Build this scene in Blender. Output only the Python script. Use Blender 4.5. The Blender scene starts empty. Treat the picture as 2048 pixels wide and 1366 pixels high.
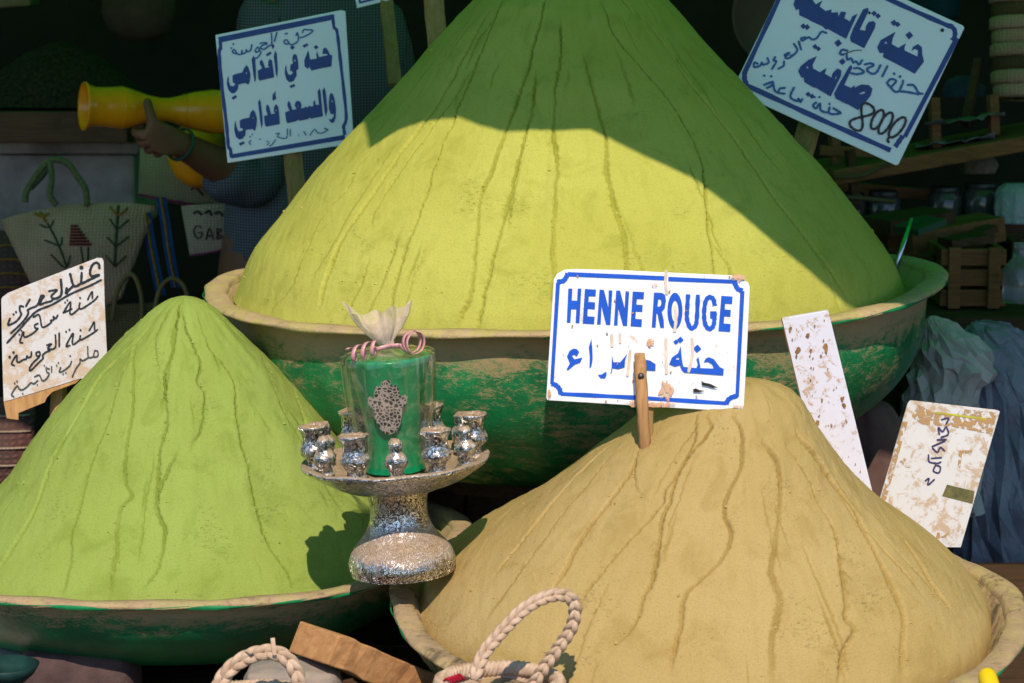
import bpy, bmesh, math, random
import numpy as np
from mathutils import Vector, Matrix
from mathutils.geometry import tessellate_polygon

# ------------------------------------------------------------------ camera, sky, sun, exposure
SC = bpy.context.scene
COL = SC.collection
PITCH = math.radians(8.84)
FPX = 5000.0
CAM = Vector((0.0, 0.0, 1.6))
cd = bpy.data.cameras.new('camera')
cd.lens = FPX / 2048 * 36.0
cd.sensor_width = 36.0
cd.clip_start = 0.05
cd.clip_end = 500
cd.dof.use_dof = True
cd.dof.focus_distance = 3.45
cd.dof.aperture_fstop = 10.0
cam = bpy.data.objects.new('camera', cd)
cam.location = CAM
cam.rotation_euler = (math.pi / 2 - PITCH, 0, 0)
COL.objects.link(cam)
SC.camera = cam

SUN_EL = math.radians(47.0)
SUN_AZ = math.radians(2.5)
S = Vector((math.sin(SUN_AZ) * math.cos(SUN_EL), -math.cos(SUN_AZ) * math.cos(SUN_EL), math.sin(SUN_EL)))
W = bpy.data.worlds.new('World')
SC.world = W
W.use_nodes = True
wn = W.node_tree.nodes
wn.clear()
sky = wn.new('ShaderNodeTexSky')
sky.sky_type = 'NISHITA'
sky.sun_disc = False
sky.ozone_density = 5.0
sky.dust_density = 0.2
sky.sun_elevation = SUN_EL
sky.sun_rotation = math.pi - SUN_AZ
bg = wn.new('ShaderNodeBackground')
bg.inputs['Strength'].default_value = 0.14
wo = wn.new('ShaderNodeOutputWorld')
W.node_tree.links.new(sky.outputs[0], bg.inputs[0])
W.node_tree.links.new(bg.outputs[0], wo.inputs[0])
sd = bpy.data.lights.new('sun', 'SUN')
sd.energy = 4.6
sd.angle = math.radians(0.5)
sd.color = (1.0, 0.82, 0.68)
sun = bpy.data.objects.new('sun', sd)
sun.rotation_euler = (-S).to_track_quat('-Z', 'Y').to_euler()
sun.location = (0, -3, 6)
COL.objects.link(sun)
SC.view_settings.view_transform = 'Standard'
SC.view_settings.look = 'None'
SC.view_settings.exposure = 0.0
SC.view_settings.gamma = 1.0
SC.view_settings.use_curve_mapping = False

# ------------------------------------------------------------------ helpers
FW = Vector((0, math.cos(PITCH), -math.sin(PITCH)))
RT = Vector((1, 0, 0))
UP = Vector((0, math.sin(PITCH), math.cos(PITCH)))
rnd = random.Random(7)
R_ = math.radians


def ray(px, py):
    return FW + RT * ((px - 1024) / FPX) + UP * ((683 - py) / FPX)


def P(px, py, d):
    return CAM + ray(px, py) * d


def M(d, px=1.0):
    return px * d / FPX


_tab = np.random.RandomState(3).rand(256, 256)


def vnoise(x, y):
    xi = np.floor(x).astype(int)
    yi = np.floor(y).astype(int)
    fx = x - xi
    fy = y - yi
    fx = fx * fx * (3 - 2 * fx)
    fy = fy * fy * (3 - 2 * fy)
    a = _tab[xi & 255, yi & 255]
    b = _tab[(xi + 1) & 255, yi & 255]
    c = _tab[xi & 255, (yi + 1) & 255]
    d = _tab[(xi + 1) & 255, (yi + 1) & 255]
    return (a * (1 - fx) + b * fx) * (1 - fy) + (c * (1 - fx) + d * fx) * fy * 1.0


def fbm(x, y, o=4):
    v = 0
    a = 0.5
    for k in range(o):
        v = v + a * (vnoise(x * 2 ** k + 17.3 * k, y * 2 ** k + 5.1 * k) - 0.5)
        a *= 0.5
    return v


# ---- materials
class Mat:
    def __init__(self, name):
        self.m = bpy.data.materials.new(name)
        self.m.use_nodes = True
        self.t = self.m.node_tree
        self.n = self.t.nodes
        self.b = self.n['Principled BSDF']

    def new(self, typ, **kw):
        n = self.n.new(typ)
        for k, v in kw.items():
            if k in n.inputs:
                n.inputs[k].default_value = v
            else:
                setattr(n, k, v)
        return n

    def link(self, a, b):
        self.t.links.new(a, b)

    def coord(self, kind='Object', scale=(1, 1, 1)):
        tc = self.new('ShaderNodeTexCoord')
        mp = self.new('ShaderNodeMapping')
        mp.inputs['Scale'].default_value = scale
        self.link(tc.outputs[kind], mp.inputs['Vector'])
        return mp.outputs[0]

    def noise(self, scale, detail=6, rough=0.6, vec=None, dist=0.0):
        n = self.new('ShaderNodeTexNoise')
        n.inputs['Scale'].default_value = scale
        n.inputs['Detail'].default_value = detail
        n.inputs['Roughness'].default_value = rough
        n.inputs['Distortion'].default_value = dist
        if vec is None:
            vec = self.coord()
        self.link(vec, n.inputs['Vector'])
        return n.outputs['Fac']

    def ramp(self, fac, stops):
        r = self.new('ShaderNodeValToRGB')
        e = r.color_ramp.elements
        while len(e) > 1:
            e.remove(e[-1])
        for i, (p, c) in enumerate(stops):
            el = e[0] if i == 0 else e.new(p)
            el.position = p
            if not isinstance(c, (tuple, list)):
                c = (c, c, c)
            el.color = (*c[:3], 1)
        self.link(fac, r.inputs[0])
        return r.outputs[0]

    def mix(self, fac, a, b, mode='MIX'):
        n = self.new('ShaderNodeMix', data_type='RGBA', blend_type=mode)
        for v, s in ((fac, n.inputs[0]), (a, n.inputs[6]), (b, n.inputs[7])):
            if isinstance(v, bpy.types.NodeSocket):
                self.link(v, s)
            elif isinstance(v, (tuple, list)):
                s.default_value = (*v[:3], 1)
            else:
                s.default_value = v
        return n.outputs[2]

    def math(self, op, a, b=0.0, clamp=False):
        n = self.new('ShaderNodeMath', operation=op)
        n.use_clamp = clamp
        for i, v in enumerate((a, b)):
            if isinstance(v, bpy.types.NodeSocket):
                self.link(v, n.inputs[i])
            else:
                n.inputs[i].default_value = v
        return n.outputs[0]

    def set(self, **kw):
        for k, v in kw.items():
            k = {'color': 'Base Color', 'rough': 'Roughness', 'metal': 'Metallic', 'spec': 'Specular IOR Level',
                 'alpha': 'Alpha', 'coat': 'Coat Weight', 'trans': 'Transmission Weight', 'sss': 'Subsurface Weight',
                 'sheen': 'Sheen Weight'}.get(k, k)
            s = self.b.inputs[k]
            if isinstance(v, bpy.types.NodeSocket):
                self.link(v, s)
            elif isinstance(v, (tuple, list)):
                s.default_value = (*v[:3], 1)
            else:
                s.default_value = v
        return self

    def bump(self, h, strength=0.5, dist=0.002, prev=None):
        b = self.new('ShaderNodeBump')
        b.inputs['Strength'].default_value = strength
        b.inputs['Distance'].default_value = dist
        self.link(h, b.inputs['Height'])
        if prev is not None:
            self.link(prev, b.inputs['Normal'])
        self.link(b.outputs[0], self.b.inputs['Normal'])
        return b.outputs[0]


def plain(name, c, rough=0.75, var=0.25, scale=25, bump=0.0, c2=None, spec=0.3, metal=0.0):
    m = Mat(name)
    f = m.noise(scale)
    c2 = c2 or tuple(x * (1 - var * 1.6) for x in c)
    m.set(color=m.mix(m.ramp(f, [(0.3, 0), (0.7, 1)]), c2, c), rough=rough, spec=spec, metal=metal)
    if bump:
        m.bump(m.noise(scale * 4), bump, 0.003)
    return m.m


# ---- mesh building
def link(o, parent=None):
    COL.objects.link(o)
    if parent is not None:
        o.parent = parent
    return o


def root_loc(p):
    return Vector(p['_base']) if p is not None and '_base' in p else Vector((0, 0, 0))


def tag(o, label=None, cat=None, group=None, kind=None):
    if label:
        o['label'] = label
    if cat:
        o['category'] = cat
    if group:
        o['group'] = group
    if kind:
        o['kind'] = kind
    return o


BASES = {}


def thing(name, label, cat, loc, group=None, rot=None):
    o = bpy.data.objects.new(name, None)
    o.empty_display_size = 0.05
    o.location = loc
    if rot is not None:
        o.rotation_euler = rot
    BASES[o] = Vector(loc)
    link(o)
    return tag(o, label, cat, group)


def mesh(name, verts, faces, mat, parent=None, smooth=True, base=None, local=False):
    """verts in world space (or in the parent's space when local)."""
    b = Vector((0, 0, 0))
    if not local:
        if parent is not None:
            b = BASES[parent]
        elif base is not None:
            b = Vector(base)
    me = bpy.data.meshes.new(name)
    me.from_pydata([tuple(Vector(v) - b) for v in verts], [], faces)
    if isinstance(mat, (list, tuple)):
        for x in mat:
            me.materials.append(x)
    else:
        me.materials.append(mat)
    if smooth:
        me.polygons.foreach_set('use_smooth', [True] * len(me.polygons))
    me.update()
    o = bpy.data.objects.new(name, me)
    link(o, parent)
    if parent is None:
        o.location = b
    BASES[o] = b
    return o


def fix_normals(o):
    bm = bmesh.new()
    bm.from_mesh(o.data)
    bmesh.ops.recalc_face_normals(bm, faces=bm.faces)
    bm.to_mesh(o.data)
    bm.free()
    return o


def bevel(o, w, seg=2):
    m = o.modifiers.new('bevel', 'BEVEL')
    m.width = w
    m.segments = seg
    m.limit_method = 'ANGLE'
    return o


def lathe(profile, n=64, center=(0, 0, 0), wob=None, closed=False):
    v, f = [], []
    k = len(profile)
    c = Vector(center)
    for i in range(n):
        a = 2 * math.pi * i / n
        for j, (r, z) in enumerate(profile):
            rr, zz = (r, z) if wob is None else wob(a, j, r, z)
            v.append(c + Vector((rr * math.cos(a), rr * math.sin(a), zz)))
    for i in range(n):
        i2 = (i + 1) % n
        for j in range(k if closed else k - 1):
            j2 = (j + 1) % k
            f.append((i * k + j, i2 * k + j, i2 * k + j2, i * k + j2))
    return v, f


def smooth_path(pts, n=8, closed=False):
    pts = [Vector(p) for p in pts]
    out = []
    m = len(pts)
    for i in range(m if closed else m - 1):
        p1, p2 = pts[i], pts[(i + 1) % m]
        p0 = pts[i - 1] if (i > 0 or closed) else p1 * 2 - p2
        p3 = pts[(i + 2) % m] if (i + 2 < m or closed) else p2 * 2 - p1
        for k in range(n):
            t = k / n
            out.append(0.5 * ((2 * p1) + (p2 - p0) * t + (2 * p0 - 5 * p1 + 4 * p2 - p3) * t * t + (3 * p1 - p0 - 3 * p2 + p3) * t ** 3))
    if not closed:
        out.append(pts[-1])
    return out


def frames(path, up=Vector((0, 0, 1))):
    fr = []
    n = len(path)
    prev = None
    for i in range(n):
        t = (path[min(i + 1, n - 1)] - path[max(i - 1, 0)]).normalized()
        if prev is None:
            a = up.cross(t)
            if a.length < 1e-3:
                a = Vector((1, 0, 0)).cross(t)
        else:
            a = prev - t * prev.dot(t)
        a.normalize()
        prev = a
        fr.append((t, a, t.cross(a)))
    return fr


def tube(path, rad, n=10, flat=1.0, up=Vector((0, 0, 1)), caps=True):
    path = [Vector(p) for p in path]
    fr = frames(path, up)
    v, f = [], []
    for i, p in enumerate(path):
        r = rad[i] if isinstance(rad, (list, tuple)) else rad
        t, a, b = fr[i]
        for k in range(n):
            th = 2 * math.pi * k / n
            v.append(p + a * (r * math.cos(th)) + b * (r * flat * math.sin(th)))
    for i in range(len(path) - 1):
        for k in range(n):
            k2 = (k + 1) % n
            f.append((i * n + k, i * n + k2, (i + 1) * n + k2, (i + 1) * n + k))
    if caps:
        f.append(tuple(range(n))[::-1])
        f.append(tuple((len(path) - 1) * n + k for k in range(n)))
    return v, f


def box_between(a, b, w, h, up=Vector((0, 0, 1)), rough=0.0, seg=1):
    """a beam from a to b, w wide, h tall"""
    a, b = Vector(a), Vector(b)
    t = (b - a).normalized()
    s = t.cross(up).normalized()
    u = s.cross(t)
    v, f = [], []
    for i in range(seg + 1):
        c = a.lerp(b, i / seg)
        for sx, sy in ((-1, -1), (1, -1), (1, 1), (-1, 1)):
            j = Vector((rnd.uniform(-1, 1), rnd.uniform(-1, 1), rnd.uniform(-1, 1))) * rough
            v.append(c + s * (sx * w / 2) + u * (sy * h / 2) + j)
    for i in range(seg):
        for k in range(4):
            k2 = (k + 1) % 4
            f.append((i * 4 + k, i * 4 + k2, i * 4 + 4 + k2, i * 4 + 4 + k))
    f.append((3, 2, 1, 0))
    f.append(tuple(seg * 4 + k for k in range(4)))
    return v, f


def box(x0, x1, y0, y1, z0, z1):
    v = [(x, y, z) for z in (z0, z1) for y in (y0, y1) for x in (x0, x1)]
    f = [(0, 2, 3, 1), (4, 5, 7, 6), (0, 1, 5, 4), (2, 6, 7, 3), (0, 4, 6, 2), (1, 3, 7, 5)]
    return v, f


def join(*vf):
    V, F = [], []
    for v, f in vf:
        o = len(V)
        V += list(v)
        F += [tuple(i + o for i in q) for q in f]
    return V, F


# ---- flat boards and print
class Plane:
    def __init__(self, px, py, d, yaw=0.0, tilt=0.0):
        y, t = R_(yaw), R_(tilt)
        self.c = P(px, py, d)
        self.n = Vector((math.sin(y) * math.cos(t), -math.cos(y) * math.cos(t), math.sin(t))).normalized()
        self.u = Vector((0, 0, 1)).cross(self.n).normalized()
        if self.u.x < 0:
            self.u = -self.u
        self.v = self.n.cross(self.u)
        self.k = 0

    def uv(self, px, py):
        r = ray(px, py)
        t = (self.c - CAM).dot(self.n) / r.dot(self.n)
        q = CAM + r * t - self.c
        return (q.dot(self.u), q.dot(self.v))

    def w(self, uv, h=0.0):
        return self.c + self.u * uv[0] + self.v * uv[1] + self.n * h


def poly_plate(pl, px, thick, h0=0.0):
    """solid plate: front face at h0, back at h0-thick"""
    q = [pl.uv(*p) for p in px]
    tri = tessellate_polygon([[Vector((a, b, 0)) for a, b in q]])
    n = len(q)
    v = [pl.w(a, h0) for a in q] + [pl.w(a, h0 - thick) for a in q]
    f = [tuple(t) for t in tri] + [tuple(i + n for i in t[::-1]) for t in tri]
    for i in range(n):
        j = (i + 1) % n
        f.append((i, j, j + n, i + n))
    return v, f


def poly_flat(pl, px, hole=None):
    pl.k += 1
    h = 0.0007 + 0.00003 * pl.k
    loops = [[pl.uv(*p) for p in px]]
    if hole:
        for hh in hole:
            loops.append([pl.uv(*p) for p in hh])
    tri = tessellate_polygon([[Vector((a, b, 0)) for a, b in L] for L in loops])
    v = [pl.w(a, h) for L in loops for a in L]
    return v, [tuple(t) for t in tri]


def stroke(pl, pts, wpx, n=6, round_cap=True, taper=0.0):
    """pen stroke of width wpx (photo pixels at this distance)"""
    pl.k += 1
    h = 0.0007 + 0.00003 * pl.k
    d = (pl.c - CAM).dot(FW)
    w = M(d, wpx) / 2
    uv = [Vector((*pl.uv(*p), 0)) for p in pts]
    if len(uv) > 2 and n > 1:
        uv = smooth_path(uv, n)
    path, ws = [], []
    m = len(uv)
    for i, p in enumerate(uv):
        path.append(p)
        ws.append(w * (1 - taper * i / max(1, m - 1)) * (1 + 0.12 * math.sin(i * 1.7 + pl.k)))
    if round_cap and m > 1:
        t0 = (uv[0] - uv[1]).normalized()
        t1 = (uv[-1] - uv[-2]).normalized()
        a = [(0.5, 0.866), (0.866, 0.5), (0.98, 0.2)]
        path = [uv[0] + t0 * (w * k) for k, s in a[::-1]] + path + [uv[-1] + t1 * (ws[-1] * k) for k, s in a]
        w1 = ws[-1]
        ws = [w * s for k, s in a[::-1]] + ws + [w1 * s for k, s in a]
    v, f = [], []
    m = len(path)
    for i, p in enumerate(path):
        t = (path[min(i + 1, m - 1)] - path[max(i - 1, 0)])
        t = t.normalized() if t.length > 1e-9 else Vector((1, 0, 0))
        nn = Vector((-t.y, t.x, 0))
        v += [pl.w((p + nn * ws[i])[:2], h), pl.w((p - nn * ws[i])[:2], h)]
    for i in range(m - 1):
        f.append((2 * i, 2 * i + 1, 2 * i + 3, 2 * i + 2))
    return v, f


def dot(pl, c, rpx, sides=4, sq=1.0):
    pts = []
    for k in range(sides):
        a = 2 * math.pi * k / sides + 0.12
        pts.append((c[0] + rpx * math.cos(a), c[1] + sq * rpx * math.sin(a)))
    return poly_flat(pl, pts)


def Zm(x0, y0, s):
    return lambda pts: [(x0 + x / s, y0 + y / s) for x, y in pts]


# ------------------------------------------------------------------ materials
def powder(name, light, dark, seed):
    m = Mat(name)
    at = m.new('ShaderNodeAttribute', attribute_name='fresh')
    uvm = m.coord('UV')
    big = m.noise(5.0, 3, 0.5, uvm)
    mid = m.noise(38.0, 5, 0.65, uvm)
    fine = m.noise(900.0, 3, 0.7, uvm)
    st = m.new('ShaderNodeMapping')
    st.inputs['Scale'].default_value = (1.0, 0.18, 1)
    m.link(uvm, st.inputs['Vector'])
    streak = m.noise(60.0, 4, 0.6, st.outputs[0])
    fac = m.math('ADD', at.outputs['Fac'], m.math('MULTIPLY', m.ramp(streak, [(0.5, 0), (0.75, 1)]), 0.22), True)
    fac = m.math('ADD', fac, m.math('MULTIPLY', m.ramp(mid, [(0.55, 0), (0.8, 1)]), 0.15), True)
    c = m.mix(fac, light, dark)
    c = m.mix(m.math('MULTIPLY', m.ramp(big, [(0.35, 0), (0.65, 1)]), 0.5), c, (light[0] * 0.84, light[1] * 0.80, light[2] * 0.62))
    c = m.mix(m.ramp(m.noise(15.0, 5, 0.65, uvm, 0.6), [(0.52, 0), (0.66, 0.34)]), c, dark)
    c = m.mix(m.ramp(fine, [(0.3, 0.0), (0.7, 0.18)]), c, tuple(x * 0.55 for x in dark))
    gr = m.noise(430.0, 2, 0.6, uvm)
    c = m.mix(m.ramp(gr, [(0.34, 0.22), (0.50, 0.0)]), c, tuple(x * 0.6 for x in dark))
    c = m.mix(m.ramp(gr, [(0.60, 0.0), (0.78, 0.18)]), c, tuple(min(1, x * 1.35) for x in light))
    m.set(color=c, rough=1.0, spec=0.05)
    # grain, plus little dry ripples that run across the slope in patches
    rp = m.new('ShaderNodeMapping')
    rp.inputs['Scale'].default_value = (0.42, 1.0, 1)
    m.link(uvm, rp.inputs['Vector'])
    rip = m.noise(300.0, 3, 0.6, rp.outputs[0], 0.6)
    rip = m.ramp(rip, [(0.32, 0), (0.42, 1)])
    patch = m.ramp(m.noise(11.0, 3, 0.6, uvm), [(0.56, 0), (0.66, 1)])
    h = m.mix(patch, (1, 1, 1), rip)
    n1 = m.bump(h, 0.65, 0.0019)
    n2 = m.bump(m.noise(330.0, 4, 0.7, uvm), 0.4, 0.0012, n1)
    m.bump(fine, 0.5, 0.0009, n2)
    return m.m


M_POW_MAIN = powder('henna_yellow_green', (0.49, 0.50, 0.112), (0.245, 0.255, 0.028), 1)
M_POW_LEFT = powder('henna_bright_green', (0.305, 0.405, 0.098), (0.15, 0.215, 0.025), 2)
M_POW_RED = powder('henna_ochre', (0.475, 0.365, 0.155), (0.28, 0.19, 0.047), 3)


def bowl_paint(name, seed, dusty=0.5):
    m = Mat(name)
    o = m.coord('Object')
    n1 = m.noise(9.0, 6, 0.7, o)
    n2 = m.noise(45.0, 6, 0.75, o)
    st = m.new('ShaderNodeMapping')
    st.inputs['Scale'].default_value = (1.0, 1.0, 3.2)
    m.link(o, st.inputs['Vector'])
    n3 = m.noise(26.0, 8, 0.75, st.outputs[0], 1.2)
    g = m.mix(m.ramp(n1, [(0.3, 0), (0.7, 1)]), (0.003, 0.085, 0.03), (0.010, 0.23, 0.075))
    at = m.new('ShaderNodeAttribute', attribute_name='fresh')
    d = m.math('ADD', m.math('ADD', m.math('MULTIPLY', n3, 0.55), m.math('MULTIPLY', n2, 0.2)), m.math('MULTIPLY', m.noise(6.5, 5, 0.6, o, 0.8), 0.40))
    d = m.math('ADD', d, m.math('MULTIPLY', at.outputs['Fac'], 0.30))
    d = m.math('ADD', d, m.math('MULTIPLY', m.math('SUBTRACT', m.noise(120.0, 6, 0.8, st.outputs[0], 2.0), 0.5), 0.55))
    lo = 0.66 - 0.1 * dusty
    dust = m.ramp(d, [(lo, 0), (lo + 0.09, 0.75), (lo + 0.2, 1)])
    c = m.mix(dust, g, (0.36, 0.26, 0.13))
    dk = m.ramp(m.noise(19.0, 6, 0.7, o), [(0.60, 0), (0.70, 1)])
    c = m.mix(m.math('MULTIPLY', dk, 0.45), c, (0.03, 0.05, 0.02))
    m.set(color=c, rough=m.ramp(dust, [(0, 0.34), (1, 0.9)]), spec=0.35)
    b = m.bump(n2, 0.35, 0.003)
    m.bump(m.noise(200.0, 4, 0.7, o), 0.3, 0.0012, b)
    return m.m


def rim_mat(name, col, dark=0.3, spill=(0.5, 0.45, 0.15)):
    m = Mat(name)
    o = m.coord('Object')
    n = m.noise(24.0, 7, 0.7, o)
    c = m.mix(m.ramp(n, [(0.32, 0), (0.68, 1)]), tuple(x * 0.72 for x in col), col)
    c = m.mix(m.ramp(m.noise(17.0, 6, 0.7, o, 0.8), [(0.46, 0), (0.60, 0.75)]), c, spill)
    c = m.mix(m.ramp(m.noise(75.0, 6, 0.75, o), [(0.55, 0), (0.68, 0.6)]), c, tuple(x * 0.45 for x in col))
    e = m.ramp(m.noise(13.0, 7, 0.72, o, 0.6), [(0.60 - dark * 0.14, 0), (0.69 - dark * 0.14, 1)])
    c = m.mix(m.math('MULTIPLY', e, min(1.0, dark + 0.3)), c, (0.075, 0.062, 0.045))
    m.set(color=c, rough=0.95, spec=0.1)
    b = m.bump(m.noise(60.0, 6, 0.75, o), 0.8, 0.005)
    m.bump(m.noise(500.0, 3, 0.7, o), 0.3, 0.001, b)
    return m.m


M_BOWL = bowl_paint('bowl_green_paint', 1, 0.75)
M_BOWL2 = bowl_paint('bowl_green_paint_dull', 2, -0.35)
M_RIM = rim_mat('rim_dust_tan', (0.55, 0.41, 0.24), 0.15, (0.46, 0.42, 0.13))
M_RIM_R = rim_mat('rim_dust_worn', (0.46, 0.34, 0.20), 0.5, (0.46, 0.37, 0.15))
M_RIM_L = rim_mat('rim_dust_brown', (0.48, 0.35, 0.21), 0.2, (0.42, 0.38, 0.16))


def wood(name, c, c2, scale=6.0, rough=0.85, axis=2):
    m = Mat(name)
    sc = [14, 14, 14]
    sc[axis] = 1.2
    o = m.coord('Object', tuple(sc))
    n = m.noise(scale, 7, 0.65, o, 0.8)
    col = m.mix(m.ramp(n, [(0.3, 0), (0.7, 1)]), c2, c)
    bl = m.ramp(m.noise(14.0, 5, 0.6), [(0.55, 0), (0.75, 1)])
    col = m.mix(m.math('MULTIPLY', bl, 0.5), col, tuple(x * 0.5 for x in c2))
    m.set(color=col, rough=rough, spec=0.15)
    m.bump(n, 0.5, 0.002)
    return m.m


M_STAKE = wood('stake_wood', (0.55, 0.33, 0.15), (0.33, 0.17, 0.065))
M_STAKE_D = wood('stake_wood_weathered', (0.40, 0.27, 0.11), (0.22, 0.14, 0.05))
M_BOARD = wood('raw_board', (0.52, 0.29, 0.125), (0.33, 0.16, 0.06), axis=0)
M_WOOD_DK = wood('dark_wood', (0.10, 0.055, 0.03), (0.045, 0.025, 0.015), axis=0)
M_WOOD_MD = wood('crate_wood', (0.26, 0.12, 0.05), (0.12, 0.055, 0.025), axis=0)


def enamel(name, base, stain, amount, spots=0.5, rough=0.3, blotch_scale=30):
    m = Mat(name)
    o = m.coord('Object')
    n1 = m.noise(blotch_scale, 8, 0.75, o, 0.5)
    n2 = m.noise(240.0, 4, 0.7, o)
    n3 = m.noise(9.0, 4, 0.6, o)
    lo = 0.70 - 0.24 * amount
    s = m.ramp(n1, [(lo, 0), (lo + 0.06, 0.8), (lo + 0.2, 1)])
    s2 = m.ramp(n2, [(0.80 - 0.12 * spots, 0), (0.86 - 0.12 * spots, 1)])
    f = m.math('MAXIMUM', s, m.math('MULTIPLY', s2, 0.8))
    c = m.mix(m.ramp(n3, [(0.3, 0), (0.7, 0.35)]), base, tuple(x * y for x, y in zip(base, (0.86, 0.80, 0.70))))
    c = m.mix(f, c, stain)
    m.set(color=c, rough=m.ramp(f, [(0, rough), (1, 0.9)]), spec=0.4)
    m.bump(m.math('ADD', f, m.math('MULTIPLY', n2, 0.3)), 0.25, 0.001)
    return m.m


M_EN_HENNE = enamel('enamel_white', (0.80, 0.85, 0.92), (0.62, 0.46, 0.34), 0.46, 0.85)
M_EN_SHADE = enamel('enamel_shade_blue', (0.82, 0.92, 0.99), (0.40, 0.34, 0.22), 0.05, 0.35, 0.16)  # blue of the skylit shade is put into this base colour
M_EN_HAND = enamel('paint_offwhite', (0.60, 0.60, 0.63), (0.52, 0.40, 0.29), 0.84, 0.5, 0.6, 30)
M_EN_PLANK = enamel('paint_plank_white', (0.68, 0.71, 0.84), (0.45, 0.29, 0.15), 0.64, 1.1, 0.4, 60)
M_EN_STAIN = enamel('paint_stained_white', (0.58, 0.60, 0.62), (0.44, 0.32, 0.20), 0.80, 1.1, 0.5, 46)


def print_mat(name, c, wear, wear_col, amount, scale=120):
    m = Mat(name)
    o = m.coord('Object')
    n = m.noise(scale, 7, 0.75, o, 0.4)
    lo = 0.78 - 0.25 * amount
    f = m.ramp(n, [(lo, 0), (lo + 0.05, 1)])
    v = m.noise(30.0, 4, 0.6, o)
    cc = m.mix(m.ramp(v, [(0.3, 0), (0.7, 1)]), c, tuple(x * 0.75 for x in c))
    m.set(color=m.mix(m.math('MULTIPLY', f, wear), cc, wear_col), rough=0.35, spec=0.35)
    return m.m


M_BLUE = print_mat('print_blue', (0.008, 0.10, 0.62), 0.9, (0.72, 0.66, 0.60), 0.42)
M_BLUE_D = print_mat('print_navy', (0.006, 0.06, 0.30), 0.6, (0.5, 0.55, 0.6), 0.05)
M_PEN_BLUE = print_mat('pen_blue', (0.01, 0.15, 0.42), 0.7, (0.6, 0.7, 0.75), 0.45)
M_PEN_FAINT = print_mat('pen_faded', (0.05, 0.22, 0.42), 1.0, (0.72, 0.78, 0.82), 0.85)
M_PEN_BLACK = print_mat('pen_black', (0.018, 0.022, 0.026), 0.6, (0.5, 0.45, 0.4), 0.2)
M_PEN_GREY = print_mat('pen_grey', (0.07, 0.065, 0.06), 1.0, (0.62, 0.5, 0.38), 0.6)
M_PEN_VIOLET = print_mat('pen_violet', (0.04, 0.035, 0.11), 0.5, (0.6, 0.5, 0.4), 0.3)
M_MUD = plain('dried_mud', (0.50, 0.33, 0.17), 0.95, 0.3, 60, 0.4)
M_YEL_LINE = plain('yellow_line_paint', (0.55, 0.55, 0.03), 0.5, 0.3, 60)
M_OLIVE = plain('olive_sticker', (0.16, 0.14, 0.04), 0.6, 0.5, 120, 0.0, (0.05, 0.06, 0.02))
M_CHAR = plain('charred_chip', (0.035, 0.034, 0.032), 0.9, 0.5, 90, 0.3)
M_RUST = plain('rust_patch', (0.55, 0.27, 0.12), 0.9, 0.5, 220, 0.3, (0.72, 0.56, 0.42))

# ------------------------------------------------------------------ setting: ground, shop walls, awning
M_GROUND = plain('street_paving', (0.07, 0.07, 0.07), 0.95, 0.2, 6, 0.3)
v, f = box(-60, 60, -80, 60, -0.2, 0.0)
tag(mesh('ground', v, f, M_GROUND, smooth=False), kind='structure')
M_WALL = plain('shade_dark_plaster', (0.030, 0.024, 0.020), 0.95, 0.4, 3, 0.3)  # near-black base colour stands for the shade inside the stall
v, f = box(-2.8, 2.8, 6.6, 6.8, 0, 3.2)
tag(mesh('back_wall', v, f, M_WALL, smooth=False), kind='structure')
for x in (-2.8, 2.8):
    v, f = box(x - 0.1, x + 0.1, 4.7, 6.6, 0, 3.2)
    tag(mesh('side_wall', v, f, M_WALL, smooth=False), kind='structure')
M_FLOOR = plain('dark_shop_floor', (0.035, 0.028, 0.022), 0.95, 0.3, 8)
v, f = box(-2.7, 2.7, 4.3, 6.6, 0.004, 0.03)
tag(mesh('shop_floor', v, f, M_FLOOR, smooth=False), kind='structure')


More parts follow.
